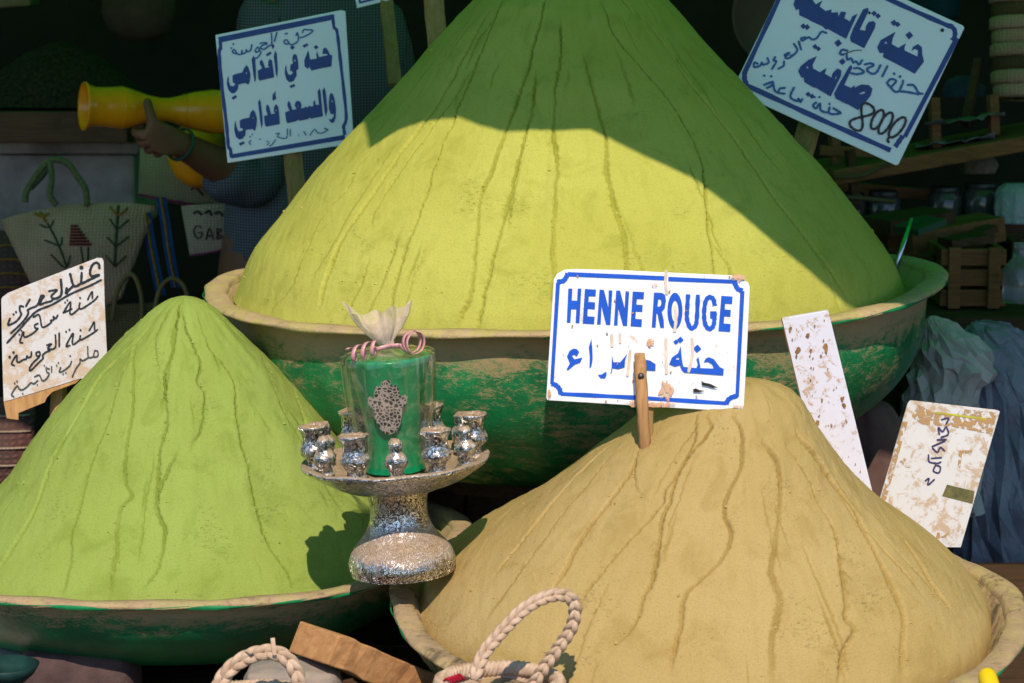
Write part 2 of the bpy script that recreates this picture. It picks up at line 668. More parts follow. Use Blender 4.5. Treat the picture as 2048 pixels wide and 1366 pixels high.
# ------------------------------------------------------------------ mounds and bowls
class Mound:
    def __init__(self, axis_px, d, prof_px, tilt=(0.0, 0.0), zc=0.0, R=1.0, lean=0.0):
        self.lean = lean
        self.ax = P(axis_px, 683, d).x
        self.d = d
        # silhouette (radius px, y px) -> (r, z) in the axis plane
        self.prof = []
        for r, y in prof_px:
            q = P(axis_px, y, d)
            # keep to a vertical axis: horizontal distance fixed
            t = self.yax() / ray(axis_px, y).y
            z = CAM.z + ray(axis_px, y).z * t
            self.prof.append((M(d, r), z))
        self.tilt = tilt
        self.R = R
        self.zc = zc
        r = np.array([p[0] for p in self.prof])
        z = np.array([p[1] for p in self.prof])
        L = np.concatenate([[0], np.cumsum(np.hypot(np.diff(r), np.diff(z)))])
        self.L = L
        self.rs = r
        self.zs = z
        # a finer, rounded profile
        uu = np.linspace(0, L[-1], 160)
        rr = np.interp(uu, L, r)
        zz = np.interp(uu, L, z)
        k = np.ones(9) / 9
        rr2 = np.convolve(np.pad(rr, 4, mode='reflect', reflect_type='odd'), k, 'valid')
        zz2 = np.convolve(np.pad(zz, 4, mode='edge'), k, 'valid')
        rr2[0] = 0
        self.u, self.pr, self.pz = uu, np.maximum(rr2, 0), zz2

    def yax(self):
        return self.d * math.cos(PITCH)

    def off(self, z):
        q = np.clip((z - self.pz[-1]) / (self.pz[0] - self.pz[-1]), 0, 1)
        return self.lean * q ** 4

    def shear(self, x, y, r):
        w = np.clip((r / self.R - 0.35) / 0.6, 0, 1)
        w = w * w * (3 - 2 * w)
        return (self.tilt[0] * (x - self.ax) + self.tilt[1] * (y - self.yax())) * w

    def hit(self, px, py):
        r = ray(px, py)
        ts = np.linspace(self.d - self.R * 1.2, self.d + self.R * 0.3, 900)
        X = CAM.x + r.x * ts
        Y = CAM.y + r.y * ts
        Z = CAM.z + r.z * ts
        X = X - self.off(Z)
        rad = np.hypot(X - self.ax, Y - self.yax())
        Z = Z - self.shear(X, Y, rad)
        ok = np.interp(rad, self.pr, self.pz, right=-9) > Z
        if not ok.any():
            i = int(np.argmin(np.where(Z < self.pz[0], np.abs(np.interp(rad, self.pr, self.pz) - Z), 9)))
        else:
            i = int(np.argmax(ok))
        rr = float(np.interp(Z[i], self.pz[::-1], self.pr[::-1]))
        u = float(np.interp(rad[i], self.pr, self.u))
        th = math.atan2(X[i] - self.ax, -(Y[i] - self.yax()))
        return u, th, CAM + r * float(ts[i])

    def build(self, name, label, mat, grooves, rows, cols, seed, group):
        rs = np.random.RandomState(seed)
        th = np.concatenate([np.linspace(-1.95, 1.95, cols), np.linspace(1.95, 2 * math.pi - 1.95, 90)[1:-1]])
        U = self.u[-1]
        u = np.linspace(0.0, 1.0, rows) ** 0.9 * U
        r0 = np.interp(u, self.u, self.pr)
        z0 = np.interp(u, self.u, self.pz)
        dr = np.gradient(r0, u)
        dz = np.gradient(z0, u)
        ln = np.hypot(dr, dz) + 1e-9
        nr, nz = -dz / ln, dr / ln
        TH, UU = np.meshgrid(th, u)
        RR = np.interp(UU, self.u, self.pr)
        D = np.zeros_like(TH)
        F = np.zeros_like(TH)
        sx = TH * 0.3
        D += 0.012 * fbm(TH * 2.2 + seed, UU * 7, 3) * np.clip(UU / 0.1, 0, 1)
        D += 0.0020 * fbm(TH * RR * 55 + seed, UU * 30, 4)
        lines = []
        for pts, depth, width, side in grooves:
            q = sorted([self.hit(p.x, p.y)[:2] for p in smooth_path([Vector((*p, 0)) for p in pts], 4)])
            lines.append((np.array([a for a, b in q]), np.array([b for a, b in q]), depth, width, side))
        # many short hairline slips between the big runnels
        for k in range(24):
            ua = U * rs.uniform(0.08, 0.85)
            ub = min(U, ua + U * rs.choice([0.05, 0.08, 0.12, 0.2, 0.3]))
            t0 = rs.uniform(-1.7, 1.7)
            n_ = 7
            gt = t0 + np.cumsum(rs.uniform(-1, 1, n_)) * 0.0035 / max(0.2, ua / U)
            lines.append((np.linspace(ua, ub, n_), gt, rs.uniform(0.0008, 0.0018), rs.uniform(0.0022, 0.0045), rs.choice([-1, 1])))
        for gi, (gu, gt, depth, width, side) in enumerate(lines):
            g0, g1 = gu[0], gu[-1]
            if g1 - g0 < 0.01:
                continue
            tg = np.interp(u, gu, gt)
            rg = np.maximum(r0, 0.01)
            wob = (vnoise(u * 34 + gi * 9.1, u * 0 + gi * 3.3) - 0.5) * 0.0038 + (vnoise(u * 260 + gi * 5.1, u * 0 + gi) - 0.5) * 0.0022
            row = (u >= g0 - 0.012) & (u <= g1 + 0.012)
            fade = np.clip((u - g0 + 0.012) / 0.03, 0, 1) * np.clip((g1 + 0.012 - u) / 0.03, 0, 1)
            k = np.where(row)[0]
            s = (TH[k] - tg[k][:, None]) * rg[k][:, None] + wob[k][:, None]
            vary = (0.45 + 1.1 * vnoise(u[k] * 23 + gi * 7.7, u[k] * 0 + gi * 2.1))[:, None]
            wd = width * 0.36 * (0.5 + 0.8 * vnoise(u[k] * 31 + gi, u[k] * 0 + 9.3 * gi))[:, None]
            wd = wd * (0.75 + 0.6 * ((u[k] - g0) / (g1 - g0))[:, None])
            fd = fade[k][:, None]
            tr = np.exp(-(s / wd) ** 2)
            ss = s * side
            stp = np.where(ss > 0, np.exp(-np.abs(ss) / (0.10)) * np.clip(np.abs(ss) / 0.006 + 0.35, 0, 1), 0.0) * (1 / (1 + np.exp(-ss / 0.0012)))
            stp = stp * (1 - np.exp(-(np.maximum(ss, 0) / (0.0016)) ** 2) * 0.3)
            cr = (vnoise(TH[k] * RR[k] * 260 + gi, UU[k] * 260) - 0.5)
            near = np.exp(-(s / (wd * 1.7)) ** 2)
            cr2 = (vnoise(TH[k] * RR[k] * 420 + gi * 3, UU[k] * 420) - 0.5)
            wl = wd * (0.9 + 1.7 * vnoise(u[k] * 14 + gi * 3.7, u[k] * 0 + 1.3 * gi)[:, None])
            low = np.where(ss < 0, np.exp(-(ss / wl) ** 2), np.exp(-(ss / (wd * 0.7)) ** 2))
            D[k] += fd * vary * (-depth * 0.60 * tr + depth * 0.62 * stp + (0.0024 * cr + 0.0018 * cr2) * np.maximum(near, 0.8 * low) * (depth / 0.004))
            rag = np.clip((low + 0.55 * cr + 0.35 * cr2 - 0.28) / 0.30, 0, 1)
            F[k] = np.maximum(F[k], fd * np.maximum(rag * (0.22 + 0.38 * vary), tr * 0.75))
        # loose crumbs and dents
        cn = vnoise(TH * RR * 150 + 3, UU * 150)
        D += np.where(cn > 0.93, (cn - 0.93) * 0.03, 0) * (vnoise(TH * RR * 9, UU * 9 + 4) > 0.55)
        damp = np.clip(UU / 0.03, 0, 1)
        D = D * damp
        X0 = RR + nr[:, None] * D
        Z0 = np.interp(UU, self.u, self.pz) + nz[:, None] * D
        X = self.ax + X0 * np.sin(TH) + self.off(Z0)
        Y = self.yax() - X0 * np.cos(TH)
        Z0 = Z0 + self.shear(X, Y, RR)
        base = Vector((self.ax, self.yax(), float(self.pz[-1])))
        co = np.stack([X - base.x, Y - base.y, Z0 - base.z], -1).reshape(-1, 3)
        nT = len(th)
        i = np.arange(rows - 1)[:, None] * nT
        j = np.arange(nT)[None, :]
        j2 = (j + 1) % nT
        quads = np.stack([i + j, i + nT + j, i + nT + j2, i + j2], -1).reshape(-1, 4)
        me = bpy.data.meshes.new(name)
        me.vertices.add(len(co))
        me.vertices.foreach_set('co', co.astype(np.float32).ravel())
        me.loops.add(quads.size)
        me.loops.foreach_set('vertex_index', quads.astype(np.int32).ravel())
        me.polygons.add(len(quads))
        me.polygons.foreach_set('loop_start', np.arange(0, quads.size, 4, dtype=np.int32))
        me.polygons.foreach_set('loop_total', np.full(len(quads), 4, dtype=np.int32))
        me.polygons.foreach_set('use_smooth', np.ones(len(quads), dtype=bool))
        a = me.attributes.new('fresh', 'FLOAT', 'POINT')
        a.data.foreach_set('value', np.clip(F, 0, 1).astype(np.float32).ravel())
        uv = me.uv_layers.new(name='UVMap')
        uvc = np.stack([(TH + 4) * self.R * 0.75, UU], -1).reshape(-1, 2)
        uv.data.foreach_set('uv', uvc[quads.ravel()].astype(np.float32).ravel())
        me.materials.append(mat)
        me.update(calc_edges=True)
        o = bpy.data.objects.new(name, me)
        o.location = base
        link(o)
        # loose crumbs lying in the runnels and at the foot
        cv, cf = [], []
        co3 = co.reshape(rows, nT, 3)
        nb = max(1, len(grooves))
        for k in range(520):
            if rs.rand() < 0.7:
                gu, gt, dp, w_, sd_ = lines[rs.randint(nb)]
                uu = gu[0] + (gu[-1] - gu[0]) * rs.rand() ** 0.6
                tt = float(np.interp(uu, gu, gt)) + rs.normal() * 0.006 / max(0.05, float(np.interp(uu, self.u, self.pr)))
            else:
                uu = U * (1 - 0.25 * rs.rand() ** 2)
                tt = rs.uniform(-1.6, 1.6)
            i_ = min(rows - 1, int(np.searchsorted(u, uu)))
            j_ = min(cols - 1, max(0, int((tt + 1.95) / 3.9 * (cols - 1))))
            c_ = co3[i_, j_]
            r_ = rs.choice([0.0006, 0.0009, 0.0012, 0.0018, 0.0026], p=[0.3, 0.3, 0.22, 0.13, 0.05])
            b_ = len(cv)
            for ax_ in ((1, 0, 0), (-1, 0, 0), (0, 1, 0), (0, -1, 0), (0, 0, 1), (0, 0, -1)):
                cv.append(c_ + np.array(ax_) * r_ * rs.uniform(0.7, 1.3) + rs.uniform(-0.3, 0.3, 3) * r_)
            for q in ((0, 2, 4), (2, 1, 4), (1, 3, 4), (3, 0, 4), (2, 0, 5), (1, 2, 5), (3, 1, 5), (0, 3, 5)):
                cf.append(tuple(b_ + z_ for z_ in q))
        cm = bpy.data.meshes.new('powder_crumbs')
        cm.from_pydata([tuple(q) for q in cv], [], cf)
        cm.materials.append(mat)
        link(tag(bpy.data.objects.new('powder_crumbs', cm), kind='stuff'), o)
        return tag(o, label, 'henna mound', group)


def make_bowl(label, cx, cy, zc, R, prof, lip, mat, rimmat, tilt=(0, 0), thick=0.016, inner=0.10, rim_dust=True, edge=None):
    """prof: (r fraction, depth below the rim in m) of the outer wall from under the lip to the foot"""
    t = thing('henna_bowl', label, 'bowl', (cx, cy, zc + prof[-1][1] * -1))
    base = BASES[t]

    def place(vs, ph=0.0):
        out = []
        for p in vs:
            x, y, z = p
            a = math.atan2(y, x)
            r = math.hypot(x, y)
            wob = 1 + 0.006 * math.sin(3 * a + ph) + 0.004 * math.sin(7 * a + 1 + ph)
            z += 0.004 * math.sin(4 * a + 2 + ph) * min(1, r / R)
            x, y = x * wob, y * wob
            out.append((cx + x, cy + y, zc + z + tilt[0] * x + tilt[1] * y))
        return out
    wall = [(R * a, -b) for a, b in prof]
    # refine the wall
    pts = smooth_path([Vector((a, b, 0)) for a, b in wall], 6)
    outer = [(p.x, p.y) for p in pts]
    ri = R - lip
    inn = [(0.0, -inner), (ri * 0.5, -inner), (ri * 0.80, -inner * 0.85), (ri * 0.95, -inner * 0.45), (ri - 0.004, -0.012), (ri, -0.009)]
    v, f = lathe(outer[::-1], 160)
    v = place(v)
    o = mesh('bowl_wall', v, f, mat, t)
    z = np.array([q[2] for q in v])
    # dust settles near the lip
    a = o.data.attributes.new('fresh', 'FLOAT', 'POINT')
    k = len(outer)
    vals = []
    for q in range(160):
        vals += [max(0.0, 1 - abs(w[1]) / 0.07) for w in outer[::-1]]
    a.data.foreach_set('value', vals)
    fix_normals(o)
    v, f = lathe(inn, 128)
    o = mesh('bowl_inside', place(v), f, rimmat, t)
    hh = 0.0042
    ring = [(ri - 0.002, -0.018), (ri, -0.004), (ri + 0.004, 0.0), (R - 0.008, 0.001), (R - 0.002, -0.002), (R, -hh), (R - 0.003, -hh - 0.004), (R * prof[0][0] - 0.006, -hh - 0.006)]

    def rw(a, j, r, zz):
        return (r + 0.002 * math.sin(11 * a) * (j in (3, 4, 5)) + 0.0012 * math.sin(29 * a + j), zz + 0.0012 * math.sin(17 * a + j))
    v, f = lathe(ring, 200, wob=rw)
    o = mesh('rim', place(v), f, rimmat, t)
    fix_normals(o)
    # thin line of bare paint left on the lip's outer edge
    v, f = lathe([(R - 0.001, -hh * 0.95), (R + 0.0006, -hh - 0.001), (R - 0.002, -hh - 0.004)], 200, wob=rw)
    ff = [q for i, q in enumerate(f) if math.sin(i * 0.05 + cx * 40) + 0.7 * math.sin(i * 0.021) > -0.25]
    mesh('rim_edge', place(v), ff, edge or M_EDGE, t)
    return t


M_EDGE = plain('rim_edge_green', (0.01, 0.25, 0.08), 0.5, 0.3, 30)

MAIN = Mound(1138, 4.0, [(0, -152), (45, -138), (110, -75), (190, 0), (296, 120), (404, 235), (490, 330), (574, 430), (630, 505), (660, 570), (668, 592)], R=0.55)
LEFT = Mound(370, 3.65, [(0, 590), (40, 600), (90, 645), (178, 730), (270, 830), (365, 955), (440, 1030), (497, 1068), (524, 1086)], R=0.41)
RED = Mound(1408, 3.3, [(0, 756), (60, 762), (128, 788), (168, 828), (218, 882), (272, 937), (345, 1000), (415, 1046), (476, 1086), (524, 1126), (558, 1166), (584, 1200), (586, 1270)], tilt=(-0.010, 0.085), R=0.40, lean=0.055)

z6 = Zm(700, 0, 2.276)
z4 = Zm(400, 480, 2.844)
zl = Zm(0, 560, 2.07)
zr = Zm(860, 780, 2.331)
z9 = Zm(1500, 600, 2.628)
z10 = Zm(1500, 1060, 3.737)
G = lambda p, d=0.004, w=0.004, s=1: (p, d, w, s)
g_main = [
    G(z6([(700, 0), (630, 200), (560, 360), (480, 545), (400, 740), (330, 960), (260, 1130), (200, 1366)]) + [(780, 660)], 0.0045, 0.004, 1),
    G(z6([(890, 0), (850, 170), (800, 360), (750, 500), (700, 640), (650, 780), (600, 890), (580, 1050), (570, 1230), (545, 1366)]) + [(915, 655)], 0.005, 0.0045, -1),
    G(z6([(850, 330), (840, 440), (810, 600), (760, 780), (720, 960), (660, 1150), (610, 1366)]) + [(955, 660)], 0.004, 0.005, 1),
    G(z6([(960, 110), (955, 300), (930, 500), (930, 640), (940, 800), (930, 1000), (920, 1150), (930, 1366)]) + [(1105, 662)], 0.0045, 0.005, -1),
    G(z6([(1060, 270), (1100, 400), (1150, 560), (1170, 680), (1175, 820), (1200, 920), (1250, 1080), (1260, 1200)]) + [(1260, 655)], 0.0045, 0.006, 1),
    G(z6([(1230, 980), (1270, 1080), (1320, 1220)]) + [(1300, 655)], 0.003, 0.004, 1),
    G(z6([(1160, 50), (1220, 200), (1330, 330), (1420, 430), (1500, 550), (1580, 700), (1610, 900), (1625, 1050), (1660, 1240)]) + [(1440, 640)], 0.005, 0.004, -1),
    G(z6([(1640, 1100), (1730, 1240)]) + [(1480, 620)], 0.003, 0.004, 1),
    G(z6([(1290, 40), (1420, 200), (1550, 400), (1680, 560), (1821, 740)]) + [(1600, 470), (1690, 600)], 0.003, 0.003, 1),
    G(z6([(600, 0), (500, 200), (380, 360), (250, 520), (150, 640), (50, 760), (0, 870)]) + [(640, 450), (590, 570), (545, 620)], 0.003, 0.0035, 1),
    G(z6([(650, 50), (540, 250), (420, 460), (300, 620), (180, 790), (50, 980)]) + [(690, 480), (668, 530), (640, 610)], 0.004, 0.0035, -1),
    G(z6([(560, 330), (470, 470), (380, 580), (240, 780), (120, 970), (105, 1040)]), 0.0035, 0.003, 1),
    G(z4([(960, 120), (920, 260), (850, 400), (830, 450)]), 0.003, 0.003, 1),
    G(z6([(480, 100), (300, 340), (210, 430)]), 0.0025, 0.003, 1),
    G([(1310, 40), (1420, 150), (1540, 280), (1650, 420), (1740, 560)], 0.002, 0.003, -1),
    G([(800, 470), (770, 560), (730, 645)], 0.002, 0.004, 1),
]
MAIN.build('henna_mound', 'tallest yellow-green henna mound, half in shade, in the big back bowl', M_POW_MAIN, g_main, 430, 860, 11, 'henna mounds')
g_left = [
    G(zl([(560, 260), (565, 400), (555, 550), (530, 700), (525, 850), (545, 900), (500, 960), (480, 1130), (455, 1310)]), 0.0045, 0.0032, -1),
    G(zl([(740, 110), (720, 300), (690, 400), (690, 600), (665, 720), (650, 860), (655, 960), (680, 1050), (655, 1190), (600, 1270)]), 0.005, 0.004, 1),
    G(zl([(750, 130), (790, 260), (830, 370), (815, 440), (845, 490), (835, 620), (790, 700)]), 0.004, 0.003, -1),
    G(zl([(740, 710), (700, 790), (660, 890), (650, 950)]), 0.004, 0.006, 1),
    G(zl([(860, 290), (940, 390), (970, 480), (990, 650), (1030, 820), (1070, 970), (1120, 1110), (1190, 1210), (1215, 1270)]), 0.0045, 0.004, -1),
    G(zl([(560, 330), (500, 450), (440, 620), (380, 760), (340, 930), (310, 1040), (290, 1200), (260, 1300)]), 0.0045, 0.0035, 1),
    G(zl([(620, 190), (560, 270), (430, 400), (330, 570), (230, 740), (150, 960), (60, 1110), (0, 1190)]), 0.004, 0.003, -1),
    G(zl([(540, 280), (400, 420), (300, 590), (150, 770), (0, 1000)]), 0.003, 0.003, 1),
    G(zl([(1190, 380), (1250, 560), (1290, 700)]), 0.003, 0.004, 1),
    G(zl([(1040, 220), (1120, 420), (1200, 620)]), 0.002, 0.003, -1),
    G(zl([(700, 120), (650, 260), (660, 380)]), 0.002, 0.003, 1),
]
LEFT.build('henna_mound', 'bright lime-green henna mound in the left front bowl', M_POW_LEFT, g_left, 330, 620, 23, 'henna mounds')
g_red = [
    G(zr([(970, 280), (950, 370), (880, 470), (780, 600), (710, 700), (640, 830), (580, 920)]), 0.0045, 0.004, -1),
    G(zr([(970, 280), (955, 400), (970, 480), (1030, 525)]), 0.003, 0.0018, 1),
    G(zr([(1240, 120), (1230, 250), (1170, 370), (1100, 470), (1080, 540), (960, 670), (860, 780), (790, 870), (700, 990)]), 0.0045, 0.0035, 1),
    G(zr([(1280, 130), (1300, 190), (1230, 290), (1150, 420), (1120, 530), (1080, 620), (1060, 760), (1040, 900), (1000, 980), (940, 1120), (860, 1200)]), 0.0045, 0.006, 1),
    G(zr([(1410, 130), (1450, 220), (1440, 370), (1390, 500), (1370, 600), (1405, 700), (1330, 820), (1240, 910), (1185, 980), (1170, 1120), (1120, 1300)]), 0.005, 0.006, 1),
    G(zr([(1540, 260), (1610, 400), (1620, 560), (1610, 680), (1590, 780), (1590, 880), (1630, 980), (1600, 1150), (1590, 1366)]), 0.005, 0.0075, 1),
    G(z9([(170, 800), (280, 950), (360, 1100), (440, 1250)]) + z10([(690, 440), (710, 560), (700, 680), (760, 760), (700, 900), (660, 1144)]), 0.0045, 0.0075, -1),
    G(z9([(230, 720), (400, 950), (560, 1150)]) + z10([(1010, 350), (1100, 540), (1140, 700), (1130, 880), (1150, 1080)]), 0.004, 0.008, 1),
    G(z10([(1130, 60), (1230, 230), (1350, 420), (1500, 600)]), 0.003, 0.008, 1),
    G(zr([(900, 240), (780, 400), (600, 620), (430, 850), (280, 1050)]), 0.002, 0.003, 1),
    G(zr([(850, 250), (680, 430), (450, 690), (300, 880)]), 0.002, 0.003, -1),
    G(zr([(720, 1000), (640, 1120), (560, 1230)]), 0.003, 0.004, 1),
]
RED.build('henna_mound', 'ochre henna mound carrying the HENNE ROUGE sign, right front', M_POW_RED, g_red, 340, 700, 37, 'henna mounds')


def at_z(px, py, d):
    return P(px, py, d)


c = P(1148, 557, 4.0)
make_bowl('large green bowl at the back under the tallest mound', c.x, c.y, c.z, 0.593,
          [(0.945, 0.010), (0.942, 0.05), (0.932, 0.10), (0.89, 0.155), (0.80, 0.205), (0.64, 0.255), (0.42, 0.288), (0.25, 0.30), (0.0, 0.303)],
          0.038, M_BOWL, M_RIM, tilt=(0.024, 0.0))
c = P(352, 1062, 3.65)
make_bowl('shallow dark green bowl under the lime-green mound', c.x, c.y, c.z, 0.428,
          [(0.965, 0.009), (0.93, 0.035), (0.85, 0.075), (0.70, 0.115), (0.50, 0.14), (0.25, 0.15), (0.0, 0.152)],
          0.028, M_BOWL2, M_RIM_L, tilt=(0.006, 0.0))
c = P(1414, 1196, 3.3)
make_bowl('worn green bowl with chipped rim under the ochre mound', c.x, c.y, c.z, 0.420,
          [(0.965, 0.009), (0.93, 0.035), (0.85, 0.075), (0.70, 0.115), (0.50, 0.14), (0.25, 0.15), (0.0, 0.152)],
          0.032, M_BOWL2, M_RIM_R, tilt=(-0.012, 0.085))

# ------------------------------------------------------------------ awning overhead: its scalloped edge throws the shade
edge_px = [(700, 262), (727, 246), (738, 300), (790, 268), (860, 245), (915, 240), (960, 256), (1000, 268), (1080, 266), (1180, 260), (1230, 288), (1300, 322), (1390, 368), (1480, 430), (1560, 500), (1640, 568), (1690, 612), (1745, 640)]
zA = 2.15
edge = []
for q in edge_px:
    p = MAIN.hit(*q)[2]
    t = (zA - p.z) / S.z
    edge.append(p + S * t)
edge = [Vector((-3.4, edge[0].y + 0.02, zA)), Vector((-1.2, edge[0].y, zA))] + edge + [Vector((edge[-1].x + 0.25, edge[-1].y - 0.05, zA)), Vector((3.4, edge[-1].y - 0.05, zA))]
v, f = [], []
K = 8
for p in edge:
    for k in range(K + 1):
        t = k / K
        v.append(Vector((p.x, p.y * (1 - t) + 6.75 * t, zA + 0.55 * t - 0.06 * math.sin(math.pi * t))))
for i in range(len(edge) - 1):
    for k in range(K):
        f.append((i * (K + 1) + k, (i + 1) * (K + 1) + k, (i + 1) * (K + 1) + k + 1, i * (K + 1) + k + 1))
M_AWN = Mat('awning_cloth')
M_AWN.set(color=(0.05, 0.09, 0.05), rough=0.95, spec=0.1)
tl = M_AWN.new('ShaderNodeBsdfTranslucent')
tl.inputs['Color'].default_value = (0.006, 0.34, 0.03, 1)  # green transmission added to tint the shade below the unseen cloth
mx = M_AWN.new('ShaderNodeMixShader')
mx.inputs[0].default_value = 0.5
M_AWN.link(M_AWN.b.outputs[0], mx.inputs[1])
M_AWN.link(tl.outputs[0], mx.inputs[2])
M_AWN.link(mx.outputs[0], M_AWN.n['Material Output'].inputs['Surface'])
o = mesh('awning', v, f, M_AWN.m, smooth=False)
tag(o, kind='structure')
#--PART2--

# ------------------------------------------------------------------ signs
zA_ = Zm(430, 20, 7.314)
zB = Zm(430, 165, 7.314)
zC = Zm(1480, 0, 4.551)
zD = Zm(1460, 80, 5.12)
zE = Zm(0, 515, 7.805)
zF = Zm(0, 630, 6.507)
zG = Zm(1100, 560, 5.12)
zH = Zm(1100, 660, 5.12)
z7 = Zm(1060, 510, 3.331)


def printed(name, mat, parent, *pieces, stuff=False):
    """flat print: one object per letter, stroke or patch; fine spatter stays one piece of stuff"""
    if stuff:
        v, f = join(*pieces)
        return tag(mesh(name, v, f, mat, parent, smooth=False), kind='stuff')
    for v, f in pieces:
        o = mesh(name, v, f, mat, parent, smooth=False)
    return o


def polys(pl, zf, *L):
    out = []
    for q in L:
        if isinstance(q, tuple):
            out.append(poly_flat(pl, zf(q[0]), [zf(h) for h in q[1]]))
        else:
            out.append(poly_flat(pl, zf(q)))
    return out


def dots(pl, zf, s, L, sides=4):
    return [dot(pl, zf([(x, y)])[0], r / s, sides) for x, y, r in L]


def strokes(pl, zf, s, w, L, cap=True, n=6):
    return [stroke(pl, zf(q), w / s, n=n, round_cap=cap) for q in L]


def ell(cx, cy, rx, ry, n=28):
    return [(cx + rx * math.cos(2 * math.pi * k / n), cy + ry * math.sin(2 * math.pi * k / n)) for k in range(n)]


# --- HENNE ROUGE
HB = (RED.hit(1290, 893)[2] - CAM).dot(FW)
pl = Plane(1295, 680, HB + 0.008, yaw=-6, tilt=10)
t = thing('price_sign', 'white enamel sign reading HENNE ROUGE staked in the ochre mound', 'sign', RED.hit(1290, 893)[2])
out = z7([(108, 950), (128, 620), (158, 160), (180, 125), (230, 97), (300, 93), (600, 100), (880, 115), (1340, 135), (1420, 160), (1455, 185), (1465, 215), (1445, 640), (1425, 1000), (1415, 1030), (1390, 1045), (700, 1003), (115, 968)])
v, f = poly_plate(pl, out, 0.006)
pan = mesh('panel', v, f, M_EN_HENNE, t, smooth=False)
fix_normals(pan)
bevel(pan, 0.0012)
b = strokes(pl, z7, 3.331, 27, [[(250, 128), (895, 155)], [(922, 160), (1360, 178)], [(187, 185), (146, 860)], [(205, 925), (700, 950), (1310, 988)], [(1380, 945), (1415, 240)]], cap=False)
b += strokes(pl, z7, 3.331, 32, [[(252, 122), (240, 150), (222, 172), (180, 180)], [(146, 855), (180, 872), (200, 900), (205, 930)], [(1308, 995), (1318, 968), (1345, 948), (1382, 938)], [(1418, 238), (1388, 228), (1372, 205), (1360, 172)]], cap=False)
printed('border_line', M_BLUE, pan, *b)
L = polys(pl, zG,
          [(188, 88), (230, 88), (224, 210), (278, 212), (285, 88), (322, 88), (302, 442), (262, 440), (270, 300), (218, 298), (210, 436), (172, 436)],
          [(358, 92), (472, 98), (468, 168), (398, 165), (394, 225), (462, 228), (460, 300), (388, 295), (384, 372), (458, 376), (452, 452), (335, 445)],
          [(508, 100), (552, 100), (598, 280), (602, 105), (640, 107), (618, 460), (575, 458), (528, 270), (520, 455), (482, 453)],
          [(678, 108), (718, 108), (765, 290), (774, 115), (812, 116), (790, 470), (748, 468), (700, 290), (692, 465), (655, 463)],
          [(848, 118), (965, 124), (960, 196), (890, 192), (886, 252), (950, 256), (946, 326), (880, 322), (876, 398), (942, 402), (938, 480), (825, 472)],
          ([(1065, 128), (1150, 132), (1180, 155), (1188, 215), (1175, 290), (1145, 325), (1165, 410), (1168, 490), (1130, 488), (1100, 340), (1092, 340), (1082, 486), (1042, 484)], [[(1110, 195), (1135, 200), (1142, 235), (1130, 270), (1102, 272)]]),
          (ell(1280, 316, 77, 186), [ell(1281, 320, 35, 110)]),
          [(1640, 320), (1705, 320), (1702, 345), (1665, 395), (1640, 390)],
          [(1755, 162), (1870, 170), (1865, 245), (1795, 240), (1790, 302), (1852, 306), (1848, 375), (1785, 370), (1780, 445), (1850, 450), (1845, 530), (1725, 522)])
L += strokes(pl, zG, 5.12, 44, [[(1415, 147), (1405, 300), (1404, 400), (1440, 490), (1490, 465), (1505, 380), (1515, 150)], [(1688, 262), (1672, 195), (1630, 175), (1594, 220), (1578, 340), (1590, 450), (1630, 500), (1672, 470), (1684, 400), (1688, 330)]], cap=False)
printed('printed_letter', M_BLUE, pan, *L)
L = polys(pl, zH,
          [(175, 270), (200, 215), (240, 190), (275, 195), (300, 225), (275, 270), (245, 250), (225, 265), (250, 300), (332, 282), (310, 335), (260, 350), (185, 412), (170, 405), (205, 340)],
          [(425, 90), (435, 200), (438, 300), (425, 370), (405, 395), (408, 270), (398, 175)],
          [(490, 460), (530, 455), (575, 425), (580, 460), (565, 495), (520, 492)],
          [(635, 255), (650, 330), (720, 330), (790, 245), (770, 310), (765, 380), (700, 400), (640, 390), (632, 440), (620, 450), (632, 380)],
          [(985, 303), (1030, 315), (1082, 350), (1080, 418), (985, 412)],
          ([(1340, 165), (1350, 290), (1365, 375), (1395, 380), (1500, 390), (1515, 350), (1500, 300), (1520, 275), (1538, 360), (1540, 390), (1680, 395), (1660, 350), (1620, 325), (1575, 330), (1595, 290), (1630, 278), (1680, 300), (1740, 380), (1780, 400), (1775, 465), (1375, 435), (1350, 410), (1330, 360), (1280, 375), (1220, 350), (1250, 280), (1310, 240)], [[(1300, 280), (1325, 285), (1320, 305), (1285, 300)]]))
L += dots(pl, zH, 5.12, [(1335, 100, 34), (1290, 122, 27), (1508, 190, 42)])
printed('printed_letter', M_BLUE, pan, *L)
# mud runs, rust and chips that lie over the print
pale = strokes(pl, z7, 3.331, 20, [[(908, 108), (903, 180), (912, 255)], [(968, 345), (974, 420), (964, 505)], [(905, 560), (908, 700), (910, 785)], [(545, 535), (548, 605)], [(1080, 560), (1082, 660), (1058, 775)], [(600, 530), (602, 580)], [(668, 640), (650, 800)]])
printed('lime_run', plain('lime_run', (0.74, 0.66, 0.56), 0.8, 0.2, 60), pan, *pale)
runs = []
rr = random.Random(5)
for k in range(46):
    x, y = rr.uniform(130, 1430), rr.uniform(120, 1010)
    q = []
    s_ = rr.choice((2, 2.5, 3, 4, 7))
    for a in range(7):
        rad = s_ * rr.uniform(0.5, 1.4)
        q.append((x + rad * math.cos(a * 0.9), y + rad * 1.2 * math.sin(a * 0.9)))
    runs.append(poly_flat(pl, z7(q)))
printed('mud_splash', M_MUD, pan, *runs, stuff=True)
rs_ = []
